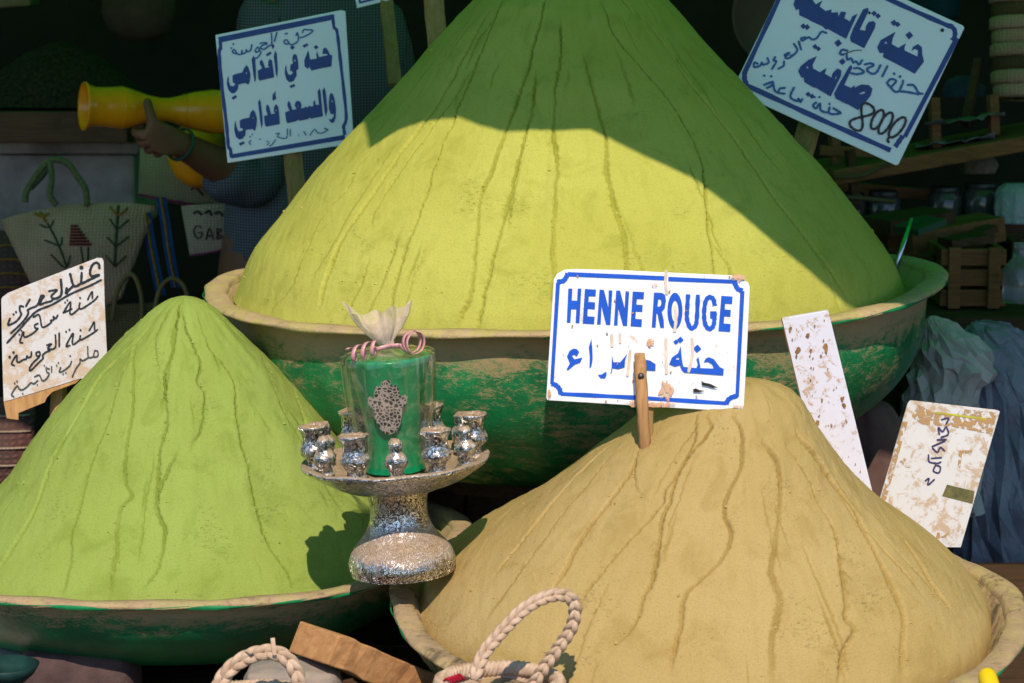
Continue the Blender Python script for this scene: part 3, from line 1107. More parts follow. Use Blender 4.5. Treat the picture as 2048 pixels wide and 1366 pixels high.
for cx, cy, rx, ry in ((905, 905, 55, 75), (700, 990, 60, 30), (860, 1000, 110, 22), (1390, 150, 55, 26), (1385, 1020, 34, 26), (128, 925, 18, 36), (803, 580, 32, 30), (830, 200, 22, 18)):
    q = []
    for a in range(22):
        th = 2 * math.pi * a / 22
        m_ = rr.uniform(0.6, 1.1)
        q.append((min(1440, max(118, cx + rx * m_ * math.cos(th))), min(1015 + (cx - 110) * 0.0, cy + ry * m_ * math.sin(th))))
    rs_.append(poly_flat(pl, z7(q)))
M_RUSTY = Mat('rust_bleed')
n_ = M_RUSTY.noise(150.0, 7, 0.75, None, 0.4)
M_RUSTY.set(color=M_RUSTY.mix(M_RUSTY.ramp(M_RUSTY.noise(40), [(0.3, 0), (0.7, 1)]), (0.52, 0.26, 0.12), (0.66, 0.45, 0.30)), rough=0.95, alpha=M_RUSTY.ramp(n_, [(0.40, 0), (0.52, 1)]))
printed('rust_patch', M_RUSTY.m, pan, *rs_)
ch = polys(pl, z7, [(1140, 838), (1160, 850), (1200, 858), (1255, 885), (1215, 884), (1180, 872), (1150, 868)], [(1085, 895), (1105, 888), (1130, 900), (1170, 905), (1130, 914), (1092, 912)], [(1100, 938), (1112, 935), (1110, 946)])
printed('paint_chip', M_CHAR, pan, *ch)
# split stake in front of the panel
sp = [P(1279, 707, HB - 0.004), P(1281, 740, HB - 0.009), P(1284, 800, HB - 0.018), P(1288, 860, HB - 0.008), P(1291, 910, HB + 0.008)]
v, f = tube(smooth_path(sp, 4), [0.0062 + 0.0018 * min(1, i / 3) for i in range(17)], 8, 0.8, up=Vector((0, 1, 0)))
v = [q + Vector((rr.uniform(-1, 1), rr.uniform(-1, 1), rr.uniform(-1, 1))) * 0.0007 for q in v]
st = mesh('stake', v, f, M_STAKE, t)
v, f = lathe([(0, 0.004), (0.003, 0.003), (0.0045, 0.001), (0.004, 0)], 10)
nail = mesh('nail_head', [P(1282, 752, HB - 0.018) + Vector((q[0], -q[2], q[1])) for q in v], f, plain('nail_iron', (0.12, 0.11, 0.10), 0.5, metal=0.8), st)
BASES[nail] = BASES[t]
v, f = box_between(P(1302, 800, HB + 0.012), P(1300, 895, HB + 0.012), 0.007, 0.007)
mesh('back_stake', v, f, M_STAKE_D, t, smooth=False)

# --- blue bordered Arabic sign, left
pl = Plane(570, 172, 4.2, yaw=4, tilt=6)
t = thing('price_sign', 'square blue-bordered Arabic sign with scribbled top line, left of the tallest mound', 'sign', P(592, 425, 4.2))
v, f = poly_plate(pl, [(430.7, 70), (682, 20), (691, 22), (708, 284), (702, 288), (455, 326)], 0.006)
pan = mesh('panel', v, f, M_EN_SHADE, t, smooth=False)
fix_normals(pan)
bevel(pan, 0.001)
b = strokes(pl, zA_, 7.314, 76, [[(55, 438), (1738, 100)]], cap=False)
b += strokes(pl, zA_, 7.314, 46, [[(1722, 70), (1740, 250), (1785, 320), (1830, 700), (1915, 1480), (1905, 1650), (1880, 1700), (1898, 1830)]], cap=False)
b += strokes(pl, zB, 7.314, 70, [[(1900, 800), (235, 1082)]], cap=False)
b += strokes(pl, zA_, 7.314, 50, [[(75, 420), (82, 560), (62, 640), (100, 1100), (170, 1700), (195, 1985), (225, 2040), (240, 2160)]], cap=False)
printed('border_line', M_BLUE_D, pan, *b)
L = polys(pl, zA_,
          [(1570, 640), (1580, 570), (1610, 548), (1640, 570), (1680, 650), (1715, 665), (1705, 825), (1500, 865), (1410, 888), (1380, 830), (1355, 865), (1310, 825), (1305, 740), (1335, 660), (1362, 590), (1378, 640), (1390, 725), (1490, 710), (1480, 650), (1490, 600), (1520, 690), (1650, 660), (1620, 640), (1590, 645)],
          ([(1165, 640), (1195, 660), (1215, 740), (1222, 860), (1190, 885), (1195, 960), (1150, 1040), (1090, 1060), (1045, 1020), (1020, 930), (1025, 840), (1045, 800), (1050, 880), (1070, 940), (1110, 950), (1140, 920), (1120, 890), (1095, 890), (1105, 800), (1140, 780), (1130, 720), (1140, 660)], [[(1165, 710), (1182, 745), (1160, 760)]]),
          [(880, 590), (905, 640), (920, 870), (910, 990), (890, 940), (860, 680)],
          [(845, 490), (872, 530), (845, 578), (828, 530)],
          [(800, 715), (835, 740), (855, 880), (865, 985), (655, 1035), (635, 1010), (625, 890), (690, 850), (655, 790), (655, 750), (680, 725), (705, 760), (735, 850), (800, 835), (775, 820), (780, 750)],
          [(565, 665), (590, 720), (600, 900), (600, 1010), (580, 1065), (555, 900), (535, 720)],
          ([(460, 805), (490, 840), (520, 940), (510, 1040), (490, 1095), (440, 1070), (345, 1090), (335, 1160), (290, 1215), (245, 1222), (195, 1170), (172, 1080), (180, 1000), (200, 960), (205, 1050), (225, 1110), (270, 1115), (300, 1085), (260, 1060), (255, 960), (300, 935), (400, 915), (425, 850)], [[(458, 900), (470, 935), (450, 930)]]))
L += dots(pl, zA_, 7.314, [(1308, 527, 29), (1340, 512, 27), (1478, 545, 35), (1132, 550, 36), (1115, 1120, 27), (1150, 1107, 27), (770, 655, 27), (803, 632, 26), (268, 1288, 28), (298, 1270, 27)])
L += polys(pl, zB,
           ([(1695, 150), (1725, 170), (1750, 250), (1770, 400), (1765, 520), (1740, 580), (1715, 595), (1680, 570), (1662, 530), (1700, 540), (1735, 500), (1735, 460), (1690, 460), (1665, 380), (1665, 280), (1675, 190)], [[(1700, 240), (1725, 290), (1705, 290)]]),
           [(1600, 65), (1620, 150), (1645, 400), (1625, 500), (1605, 440), (1570, 120)],
           ([(1530, 85), (1548, 150), (1560, 300), (1578, 495), (1405, 530), (1380, 515), (1365, 535), (1240, 560), (1220, 545), (1180, 570), (1060, 595), (1040, 560), (1025, 440), (1090, 410), (1060, 350), (1060, 300), (1078, 265), (1105, 310), (1130, 400), (1195, 390), (1165, 340), (1175, 290), (1210, 265), (1250, 285), (1265, 330), (1255, 380), (1310, 370), (1325, 345), (1335, 365), (1365, 360), (1380, 330), (1395, 352), (1440, 345), (1435, 290), (1455, 255), (1475, 330), (1520, 325), (1500, 130)], [[(1215, 330), (1230, 350), (1205, 352)]]),
           ([(890, 315), (925, 350), (940, 480), (948, 608), (745, 648), (725, 600), (718, 490), (770, 475), (745, 400), (748, 350), (770, 318), (795, 360), (820, 465), (885, 450), (860, 430), (862, 360)], [[(892, 385), (905, 410), (888, 420)]]),
           [(890, 120), (885, 190), (900, 235), (870, 255), (850, 270), (838, 235), (845, 175)],
           [(655, 240), (670, 300), (695, 500), (698, 610), (680, 670), (660, 560), (630, 290)],
           ([(555, 400), (585, 430), (615, 530), (605, 640), (585, 710), (545, 680), (450, 695), (445, 770), (400, 825), (350, 835), (305, 790), (283, 700), (285, 610), (300, 560), (315, 650), (345, 715), (395, 710), (415, 680), (365, 660), (362, 560), (400, 535), (500, 515), (520, 440)], [[(555, 495), (568, 530), (548, 520)]]))
L += dots(pl, zB, 7.314, [(375, 900, 28), (410, 885, 27)])
printed('printed_letter', M_BLUE_D, pan, *L)
L = strokes(pl, zA_, 7.314, 22, [[(1280, 330), (1300, 290), (1340, 290), (1430, 300), (1380, 350), (1290, 395), (1235, 402)], [(1185, 370), (1205, 335), (1218, 440), (1160, 495), (1100, 505), (1050, 440), (1012, 450), (1020, 490), (1060, 500), (1078, 488)], [(905, 330), (870, 460)], [(825, 345), (832, 470), (810, 520), (770, 530)], [(660, 490), (720, 478), (765, 490), (690, 520), (670, 560), (720, 575), (780, 530)], [(600, 570), (630, 545), (650, 590), (600, 620), (590, 590)], [(650, 590), (670, 630), (620, 700), (590, 705)], [(540, 510), (520, 590), (470, 610), (460, 580), (450, 620), (400, 640), (395, 590), (380, 650), (310, 640), (255, 620), (280, 580), (320, 630)]])
L += dots(pl, zA_, 7.314, [(1195, 362, 16), (1030, 350, 14), (1055, 345, 14), (240, 560, 15), (268, 500, 15)], 8)
printed('pen_stroke', M_PEN_BLUE, pan, *L)
L = strokes(pl, zB, 7.314, 18, [[(1650, 690), (1600, 670), (1640, 700), (1560, 740), (1500, 735), (1470, 690), (1440, 700), (1390, 770)], [(1300, 720), (1330, 770)], [(1220, 750), (1225, 780)], [(1100, 690), (1100, 780)], [(1060, 680), (1050, 800), (1000, 820)], [(890, 750), (940, 745), (910, 790), (960, 810), (1000, 815)], [(880, 840), (840, 900), (800, 930)], [(760, 860), (790, 880), (760, 915)], [(520, 850), (500, 880), (520, 910)]])
L += dots(pl, zB, 7.314, [(660, 830, 13), (515, 795, 13), (545, 760, 13)], 8)
printed('faded_pen_stroke', M_PEN_FAINT, pan, *L)
v, f = box_between(P(583, 290, 4.225), P(600, 450, 4.21), 0.028, 0.014, rough=0.0008, seg=6)
mesh('stake', v, f, M_STAKE_D, t, smooth=False)

# --- tilted Arabic sign, right
pl = Plane(1695, 120, 3.96, yaw=-3, tilt=5)
t = thing('price_sign', 'tilted blue-bordered Arabic sign with 8000 scrawled in black, right of tallest mound', 'sign', P(1600, 330, 3.97))
v, f = poly_plate(pl, [(1465, 178), (1470, 184), (1792, 331), (1797, 329), (1929, 56), (1926, 51), (1604, -97), (1598, -95)], 0.006)
pan = mesh('panel', v, f, M_EN_SHADE, t, smooth=False)
fix_normals(pan)
bevel(pan, 0.001)
b = strokes(pl, zC, 4.551, 42, [[(575, -480), (350, 0), (40, 665)], [(1975, 345), (1500, 1245)], [(620, -355), (1370, 0), (1850, 215), (1925, 240)], [(1905, 225), (1950, 270), (1955, 330), (1930, 370)]], cap=False)
b += strokes(pl, zD, 5.12, 52, [[(165, 462), (900, 800), (1645, 1130)], [(150, 330), (150, 400), (180, 500)]], cap=False)
b += strokes(pl, zD, 5.12, 50, [[(1770, 980), (1715, 1060), (1690, 1095)]], cap=False)
printed('border_line', M_BLUE_D, pan, *b)
L = polys(pl, zC,
          ([(1620, 400), (1655, 430), (1660, 500), (1675, 560), (1590, 672), (1400, 570), (1300, 520), (1305, 480), (1270, 485), (1248, 430), (1280, 365), (1415, 290), (1390, 350), (1380, 400), (1440, 435), (1500, 400), (1510, 395), (1495, 440), (1500, 460), (1615, 515), (1620, 460), (1590, 445), (1560, 465), (1575, 425)], [[(1330, 375), (1340, 400), (1315, 395)]]),
          [(1165, 70), (1170, 100), (1090, 270), (1140, 280), (1145, 240), (1170, 200), (1215, 190), (1235, 215), (1225, 260), (1130, 440), (1010, 380), (1000, 340), (1030, 260), (1120, 85)],
          [(1070, 125), (965, 355), (800, 265), (780, 270), (750, 240), (640, 190), (620, 175), (540, 140), (535, 80), (510, 95), (485, 40), (500, 0), (560, -60), (640, -100), (660, 0), (690, 40), (750, 5), (725, 60), (780, 100), (835, 85), (830, 115), (890, 110), (895, 150), (920, 105), (965, 110), (950, 165), (1000, 195), (1020, 150)])
L += dots(pl, zC, 4.551, [(1400, 208, 31), (1434, 222, 27), (1540, 322, 37), (1220, 122, 26), (1256, 146, 26), (575, 238, 27), (610, 247, 29), (893, 392, 36)])
L += polys(pl, zD,
           ([(890, 165), (845, 255), (850, 290), (920, 330), (990, 285), (970, 345), (1040, 385), (1050, 340), (1100, 290), (1140, 310), (1135, 370), (1100, 440), (1030, 580), (880, 490), (850, 485), (760, 430), (755, 385), (730, 385), (697, 320), (720, 270), (800, 205)], [[(790, 265), (805, 290), (780, 290)], [(1092, 365), (1085, 400), (1072, 395)]]),
           ([(1245, 255), (1250, 290), (1170, 460), (1240, 490), (1280, 460), (1275, 490), (1340, 455), (1420, 460), (1460, 500), (1440, 570), (1385, 640), (1310, 718), (1210, 660), (1180, 650), (1080, 600), (1065, 550), (1100, 480), (1220, 270)], [[(1375, 525), (1385, 545), (1340, 555), (1320, 550)]]))
L += dots(pl, zD, 5.12, [(870, 68, 29), (905, 90, 27), (800, 555, 28), (840, 576, 28), (1150, 222, 36)])
printed('printed_letter', M_BLUE_D, pan, *L)
L = strokes(pl, zC, 4.551, 20, [[(785, 300), (740, 290), (700, 345), (660, 360), (620, 340), (570, 370), (555, 350), (590, 340)], [(535, 380), (555, 450)], [(490, 400), (520, 450), (500, 490), (460, 510)], [(405, 500), (450, 480), (410, 520), (440, 530), (490, 500)], [(400, 560), (395, 600), (350, 625)], [(320, 520), (305, 550), (330, 560), (290, 630)], [(250, 530), (260, 570), (210, 590), (200, 570), (180, 600), (130, 610), (130, 570), (160, 580)]])
L += strokes(pl, zD, 5.12, 24, [[(1200, 110), (1150, 100), (1125, 140), (1160, 150)], [(1195, 150), (1200, 200), (1240, 190), (1260, 230), (1290, 220), (1320, 250), (1350, 210)], [(1240, 340), (1300, 350), (1370, 330), (1320, 290), (1270, 290)], [(1380, 250), (1440, 240), (1470, 260), (1400, 300), (1450, 345), (1500, 330), (1540, 260)], [(1610, 270), (1560, 370)], [(1820, 460), (1880, 465), (1930, 540), (1970, 550)], [(1930, 555), (1800, 530), (1740, 520), (1770, 440)], [(1740, 520), (1690, 530), (1640, 480), (1610, 440), (1650, 400), (1700, 420), (1660, 470)], [(350, 460), (400, 440), (440, 430), (420, 470), (380, 490)], [(440, 440), (460, 520), (510, 545)], [(560, 490), (510, 500), (500, 540), (560, 550)], [(655, 490), (620, 560), (630, 600), (690, 625), (700, 600), (720, 635), (740, 605)], [(880, 640), (850, 670), (880, 700), (920, 650), (930, 720), (1000, 740), (1020, 690)], [(1060, 700), (1110, 730), (1130, 750), (1050, 760), (1000, 740)]])
L += dots(pl, zD, 5.12, [(1680, 345, 15), (1740, 375, 15), (1770, 420, 14), (350, 365, 14), (422, 372, 14), (865, 585, 13), (915, 585, 13), (1018, 655, 13)], 8)
printed('pen_stroke', M_PEN_BLUE, pan, *L)
def tilted(cx, cy, rx, ry, deg, n=22, start=0.0):
    a_ = R_(deg)
    out_ = []
    for k in range(n + 1):
        th = start + 2 * math.pi * k / n
        x, y = rx * math.cos(th), ry * math.sin(th)
        out_.append((cx + x * math.cos(a_) - y * math.sin(a_), cy + x * math.sin(a_) + y * math.cos(a_)))
    return out_


L = strokes(pl, zD, 5.12, 26, [[(1350 + 88 * math.cos(t_) * 1.0 + 0.8 * 72 * math.sin(2 * t_), 788 - 122 * math.cos(t_) + 0.55 * 72 * math.sin(2 * t_)) for t_ in [2 * math.pi * k / 26 for k in range(27)]], tilted(1508, 815, 48, 108, 28), tilted(1592, 852, 48, 122, 30), tilted(1712, 895, 50, 125, 38), [(1625, 1000), (1612, 1020), (1622, 1045)]], n=2)
printed('scrawled_figure', M_PEN_BLACK, pan, *L)
L = dots(pl, zC, 4.551, [(1178, 118, 13), (1840, 276, 18)], 7) + strokes(pl, zC, 4.551, 8, [[(950, 490), (1040, 460), (1105, 458)]])
printed('rust_spot', M_CHAR, pan, *L)
v, f = box_between(P(1628, 225, 4.02), P(1590, 348, 3.985), 0.034, 0.016, rough=0.001, seg=6)
mesh('stake', v, f, M_STAKE_D, t, smooth=False)

# --- handwritten board, far left
pl = Plane(110, 660, 3.78, yaw=12, tilt=8)
t = thing('price_sign', 'off-white board with black Arabic handwriting beside the lime-green mound', 'sign', P(115, 860, 3.8))
out = zE([(20, 700), (22, 645), (45, 612), (130, 550), (500, 400), (1520, 4), (1600, 12), (1618, 60), (1635, 700), (1670, 1470), (1700, 1900)]) + zF([(1040, 830), (600, 968), (48, 1132), (30, 600)])
v, f = poly_plate(pl, out, 0.012)
pan = mesh('panel', v, f, M_EN_HAND, t, smooth=False)
fix_normals(pan)
bevel(pan, 0.0015)
v, f = poly_plate(pl, zF([(48, 1138), (600, 974), (1040, 836), (985, 888), (680, 1000), (605, 1080), (585, 1135), (240, 1275), (240, 1366), (90, 1345)]), 0.011, -0.001)
fix_normals(mesh('bare_edge', v, f, M_STAKE, t, smooth=False))
L = strokes(pl, zE, 7.805, 40, [[(1550, 165), (1545, 110), (1500, 80), (1440, 120), (1405, 220), (1430, 290), (1545, 270)], [(1540, 280), (1400, 345), (1290, 400), (1268, 390), (1275, 240)], [(1270, 400), (1180, 450), (1135, 410), (1095, 260)], [(1150, 440), (1080, 500), (1030, 560), (1040, 480)], [(950, 345), (960, 560), (900, 630), (820, 645)]])
L += strokes(pl, zE, 7.805, 32, [[(765, 525), (830, 512), (890, 510), (800, 600), (830, 650), (780, 690)], [(780, 685), (700, 705), (620, 735), (660, 640), (690, 600), (640, 600), (600, 710), (560, 760), (480, 790), (430, 820)], [(430, 820), (440, 870), (390, 960), (300, 1060), (170, 1180)], [(360, 765), (310, 760), (310, 830), (330, 890), (260, 990), (150, 1050), (125, 1040), (155, 950)], [(465, 655), (430, 710), (405, 760)], [(1575, 350), (1400, 440), (1100, 570), (820, 730), (600, 820), (480, 920), (340, 1080), (230, 1200), (110, 1330)]])
L += strokes(pl, zE, 7.805, 27, [[(1370, 655), (1400, 590), (1440, 535), (1440, 640)], [(1525, 605), (1480, 660), (1400, 720), (1270, 800), (1235, 770), (1245, 710)], [(1240, 790), (1130, 880), (1090, 860), (1100, 690), (1000, 840), (990, 860), (1080, 820), (1120, 800)], [(900, 900), (870, 950), (830, 920), (840, 970), (790, 980), (800, 1010), (700, 1080), (650, 1070), (630, 960), (600, 890), (520, 930)], [(590, 1030), (545, 1050), (550, 1100), (590, 1110), (500, 1190), (400, 1240), (370, 1220), (365, 1160), (310, 1310), (350, 1330)]])
L += strokes(pl, zF, 6.507, 22, [[(1160, 200), (1195, 140), (1225, 90), (1230, 190)], [(1265, 190), (1200, 240), (1080, 310), (1040, 320), (1045, 270)], [(1040, 320), (960, 380), (940, 350), (950, 235), (860, 400), (905, 395)], [(770, 235), (770, 405)], [(720, 260), (725, 400), (690, 440), (640, 440)], [(610, 390), (670, 375), (620, 430), (650, 460), (600, 480), (555, 520), (560, 560), (500, 620), (400, 720), (385, 690), (430, 620), (510, 540), (515, 480), (470, 490), (480, 530), (510, 530)], [(410, 480), (400, 540), (360, 550), (350, 530), (340, 570), (300, 580), (250, 610), (220, 600), (215, 520), (150, 630), (185, 655)]])
L += dots(pl, zE, 7.805, [(1270, 155, 32), (210, 885, 18), (250, 850, 18), (1250, 630, 16), (1015, 700, 15), (1050, 665, 15), (300, 1200, 14), (335, 1140, 14)], 9)
L += dots(pl, zF, 6.507, [(1047, 195, 14), (860, 215, 13), (903, 190, 14), (125, 545, 18), (175, 485, 17)], 9)
printed('pen_stroke', M_PEN_BLACK, pan, *L)
L = strokes(pl, zF, 6.507, 17, [[(1230, 460), (1270, 470), (1270, 530), (1220, 540), (1225, 480)], [(1220, 540), (1150, 545), (1140, 410)], [(1150, 550), (1080, 590), (1040, 570), (1040, 620), (990, 690), (940, 800)], [(930, 600), (910, 650), (880, 680), (830, 720), (770, 740), (790, 680)], [(670, 670), (670, 740)], [(640, 700), (600, 690), (610, 740), (640, 760), (600, 830), (550, 850), (510, 780), (450, 800)], [(490, 850), (440, 890), (400, 880), (350, 930), (290, 970), (250, 960), (220, 920), (150, 1030), (180, 1060)]])
L += dots(pl, zF, 6.507, [(912, 530, 12), (735, 655, 11), (760, 620, 11), (820, 765, 11), (855, 750, 11), (575, 655, 10), (600, 680, 10), (190, 885, 12), (220, 860, 12), (295, 1020, 11), (485, 905, 10)], 8)
printed('faded_pen_stroke', M_PEN_GREY, pan, *L)
v, f = box_between(P(122, 700, 3.82), P(112, 900, 3.82), 0.020, 0.016, rough=0.0008, seg=5)
mesh('stake', v, f, M_STAKE, t, smooth=False)

# --- narrow spattered plank
pl = Plane(1640, 800, 3.40, yaw=-6, tilt=2)
t = thing('painted_plank', 'narrow white plank spattered with brown mud leaning on the ochre mound', 'plank', P(1735, 1040, 3.38))
v, f = poly_plate(pl, z9([(168, 100), (174, 95), (405, 55), (412, 58), (660, 1075), (410, 1110)]), 0.013)
pan = mesh('panel', v, f, M_EN_PLANK, t, smooth=False)
fix_normals(pan)
bevel(pan, 0.0012)
v, f = poly_plate(pl, z9([(164, 104), (172, 100), (414, 1110), (406, 1112)]), 0.012, -0.002)
fix_normals(mesh('side_edge', v, f, plain('red_brown_edge', (0.36, 0.14, 0.06), 0.8), t, smooth=False))
sp_ = []
rr = random.Random(12)
for k in range(60):
    u_ = rr.random()
    y = 100 + 850 * rr.random()
    x = 190 + (y - 80) * 0.245 + u_ * 205
    s_ = rr.choice((2, 3, 3, 4, 6, 9, 13)) * (1.3 if y < 500 else 0.8)
    q = []
    for a in range(9):
        rad = s_ * rr.uniform(0.4, 1.3)
        q.append((x + rad * math.cos(a * 0.7), y + rad * 1.5 * math.sin(a * 0.7)))
    sp_.append(poly_flat(pl, z9(q)))
printed('mud_spatter', plain('mud_spatter', (0.40, 0.23, 0.10), 0.95, 0.4, 90), pan, *sp_, stuff=True)

# --- stained board with a number
pl = Plane(1880, 940, 3.56, yaw=-4, tilt=12)
t = thing('price_sign', 'stained off-white board with a number written sideways, right of the ochre mound', 'sign', P(1905, 1095, 3.52))
v, f = poly_plate(pl, z9([(828, 545), (840, 528), (850, 527), (1300, 578), (1313, 586), (1310, 600), (1108, 1300), (1000, 1300), (670, 1085)]), 0.009)
pan = mesh('panel', v, f, M_EN_STAIN, t, smooth=False)
fix_normals(pan)
bevel(pan, 0.0015)
M_WORN = Mat('worn_brown_band')
n_ = M_WORN.noise(110.0, 7, 0.7, None, 0.5)
M_WORN.set(color=(0.40, 0.25, 0.11), rough=0.95, alpha=M_WORN.ramp(n_, [(0.45, 0), (0.52, 1)]))
L = polys(pl, z9, [(1110, 572), (1300, 590), (1272, 708), (1190, 690), (1060, 665), (900, 655), (850, 610), (880, 548), (960, 590), (1090, 600)], [(800, 640), (830, 640), (715, 1050), (685, 1050)], [(785, 850), (815, 826), (840, 850), (845, 885), (820, 880)], [(1090, 880), (1100, 790), (1170, 790), (1168, 808), (1115, 805), (1105, 885)], [(975, 1255), (985, 1220), (1010, 1225), (1000, 1245), (1050, 1220), (1030, 1245)])
printed('brown_stain', M_WORN.m, pan, *L)
printed('sticker', M_OLIVE, pan, *polys(pl, z9, [(1035, 970), (1180, 1005), (1170, 1070), (1010, 1030)]))
printed('yellow_line', M_YEL_LINE, pan, *strokes(pl, z9, 2.628, 9, [[(980, 592), (1235, 625)]]))
L = strokes(pl, z9, 2.628, 9, [[(922, 950), (940, 938), (935, 972), (967, 945)], [(975, 868), (1000, 878), (992, 908), (964, 898), (975, 868)], [(938, 815), (942, 850), (985, 858), (1002, 852)], [(955, 832), (1005, 828)], [(960, 780), (985, 800), (1000, 775), (1022, 792)], [(958, 770), (1022, 742)], [(985, 735), (1030, 733)], [(995, 705), (990, 670), (1012, 692), (1030, 668), (1042, 705), (1005, 722)], [(1008, 628), (1042, 622), (1030, 652)]])
printed('written_figure', M_PEN_VIOLET, pan, *L)

# --- signs cut by the top of the picture
pl = Plane(770, -60, 4.35, yaw=3, tilt=4)
t = thing('price_sign', 'white sign corner with blue border cut off by the top edge', 'sign', P(770, 20, 4.35))
v, f = poly_plate(pl, [(714, 16), (828, -12), (805, -140), (690, -112)], 0.006)
pan = mesh('panel', v, f, M_EN_SHADE, t, smooth=False)
fix_normals(pan)
printed('border_line', M_BLUE_D, pan, *[stroke(pl, [(702, -100), (720, 5), (820, -19), (800, -126)], 6, n=1, round_cap=False)])
v, f = box_between(P(770, -20, 4.37), P(790, 170, 4.3), 0.022, 0.012)
mesh('stake', v, f, M_STAKE_D, t, smooth=False)
v, f = box_between(P(855, -120, 4.14), P(878, 110, 4.08), 0.030, 0.02, rough=0.001, seg=6)
o = mesh('wooden_stake', v, f, M_STAKE, base=P(878, 110, 4.08), smooth=False)
tag(o, 'bare wooden stake rising from the tallest mound at the top edge', 'stake')

# ------------------------------------------------------------------ silver candle stand and gift
def foil():
    m = Mat('embossed_silver_foil')
    o = m.coord('Object')
    w = m.noise(64.0, 2, 0.5, o, 2.2)
    swirl = m.ramp(m.math('PINGPONG', m.math('MULTIPLY', w, 7.0), 0.5), [(0.0, 0), (0.16, 0), (0.30, 1)])
    fine = m.noise(160.0, 4, 0.7, o)
    geo = m.new('ShaderNodeNewGeometry')
    sx = m.new('ShaderNodeSeparateXYZ')
    m.link(geo.outputs['Normal'], sx.inputs[0])
    up = m.math('MAXIMUM', sx.outputs['Z'], 0.0)
    d = m.math('ADD', m.math('MULTIPLY', up, 0.75), m.math('MULTIPLY', m.noise(38.0, 6, 0.75, o), 0.9))
    d = m.math('SUBTRACT', d, m.math('MULTIPLY', swirl, 0.10))
    dust = m.ramp(d, [(0.56, 0), (0.76, 0.75), (0.92, 1)])
    c = m.mix(dust, m.mix(swirl, (0.13, 0.115, 0.10), (0.86, 0.84, 0.82)), (0.42, 0.31, 0.20))  # glints and dark hollows of the embossing are put into the colour
    m.set(color=c, metal=m.ramp(dust, [(0, 1), (0.8, 0)]), rough=m.ramp(dust, [(0, 0.23), (1, 0.9)]))
    b = m.bump(swirl, 1.0, 0.0022)
    m.bump(fine, 0.45, 0.0018, b)
    return m.m


M_FOIL = foil()
ROLL = R_(-3.5)
base = P(806, 1143, 3.28)
stand = thing('candle_stand', 'silver embossed pedestal candle stand resting on the bowl rims', 'candle stand', base, rot=(0, ROLL, 0))
prof = [(0.0, 0.004), (0.062, 0.0), (0.068, 0.003), (0.0705, 0.012), (0.068, 0.024), (0.062, 0.035), (0.051, 0.048), (0.043, 0.060), (0.0385, 0.074), (0.0375, 0.088), (0.0395, 0.102), (0.044, 0.112)]
q = smooth_path([Vector((a, b, 0)) for a, b in prof], 3)
v, f = lathe([(p.x, p.y) for p in q], 72)
ped = mesh('pedestal', v, f, M_FOIL, stand, local=True)
fix_normals(ped)
prof = [(0.040, 0.110), (0.062, 0.114), (0.088, 0.124), (0.110, 0.138), (0.1215, 0.1455), (0.1235, 0.149), (0.121, 0.152), (0.112, 0.150), (0.098, 0.141), (0.080, 0.136), (0.05, 0.134), (0.0, 0.134)]
q = smooth_path([Vector((a, b, 0)) for a, b in prof], 3)
v, f = lathe([(p.x, p.y) for p in q], 96, wob=lambda a, j, r, z: (r + 0.0008 * math.sin(13 * a), z + 0.0008 * math.sin(9 * a + 1)))
dish = mesh('dish', v, f, M_FOIL, stand, local=True)
fix_normals(dish)
M_SAND = plain('sand_fill', (0.55, 0.36, 0.20), 0.95, 0.3, 200, 0.3)


def crumple(v, amt, seed):
    r_ = random.Random(seed)
    return [Vector(p) + Vector((r_.uniform(-1, 1), r_.uniform(-1, 1), r_.uniform(-1, 1))) * amt for p in v]


cup_prof = [(0.0, 0), (0.016, 0.001), (0.012, 0.007), (0.010, 0.013), (0.0125, 0.019), (0.0185, 0.025), (0.020, 0.029), (0.017, 0.034), (0.0145, 0.042), (0.0155, 0.051), (0.0185, 0.056), (0.0195, 0.0595), (0.018, 0.061), (0.015, 0.0600), (0.013, 0.052), (0.0, 0.051)]
kn_prof = [(0.0, 0), (0.0125, 0.001), (0.010, 0.006), (0.0085, 0.011), (0.012, 0.018), (0.0148, 0.025), (0.0135, 0.031), (0.009, 0.036), (0.0075, 0.039), (0.0092, 0.044), (0.0085, 0.050), (0.005, 0.0545), (0.0, 0.0555)]
for k in range(6):
    a = R_(4 + 60 * k)
    v, f = lathe(cup_prof, 18)
    o = mesh('candle_cup', crumple(v, 0.0014, k), f, M_FOIL, stand, local=True)
    fix_normals(o)
    o.location = (0.1035 * math.cos(a), 0.1035 * math.sin(a), 0.1415)
    o.scale = (0.98, 0.98, 1.02)
    v, f = lathe([(0.0, 0.059), (0.008, 0.0592), (0.0135, 0.0565), (0.0142, 0.054)], 14)
    s_ = mesh('sand', crumple(v, 0.0006, k + 9), f, M_SAND, o, local=True)
    a = R_(34 + 60 * k)
    v, f = lathe(kn_prof, 16)
    o = mesh('finial', crumple(v, 0.0012, k + 30), f, M_FOIL, stand, local=True)
    fix_normals(o)
    o.location = (0.1045 * math.cos(a), 0.1045 * math.sin(a), 0.1425)
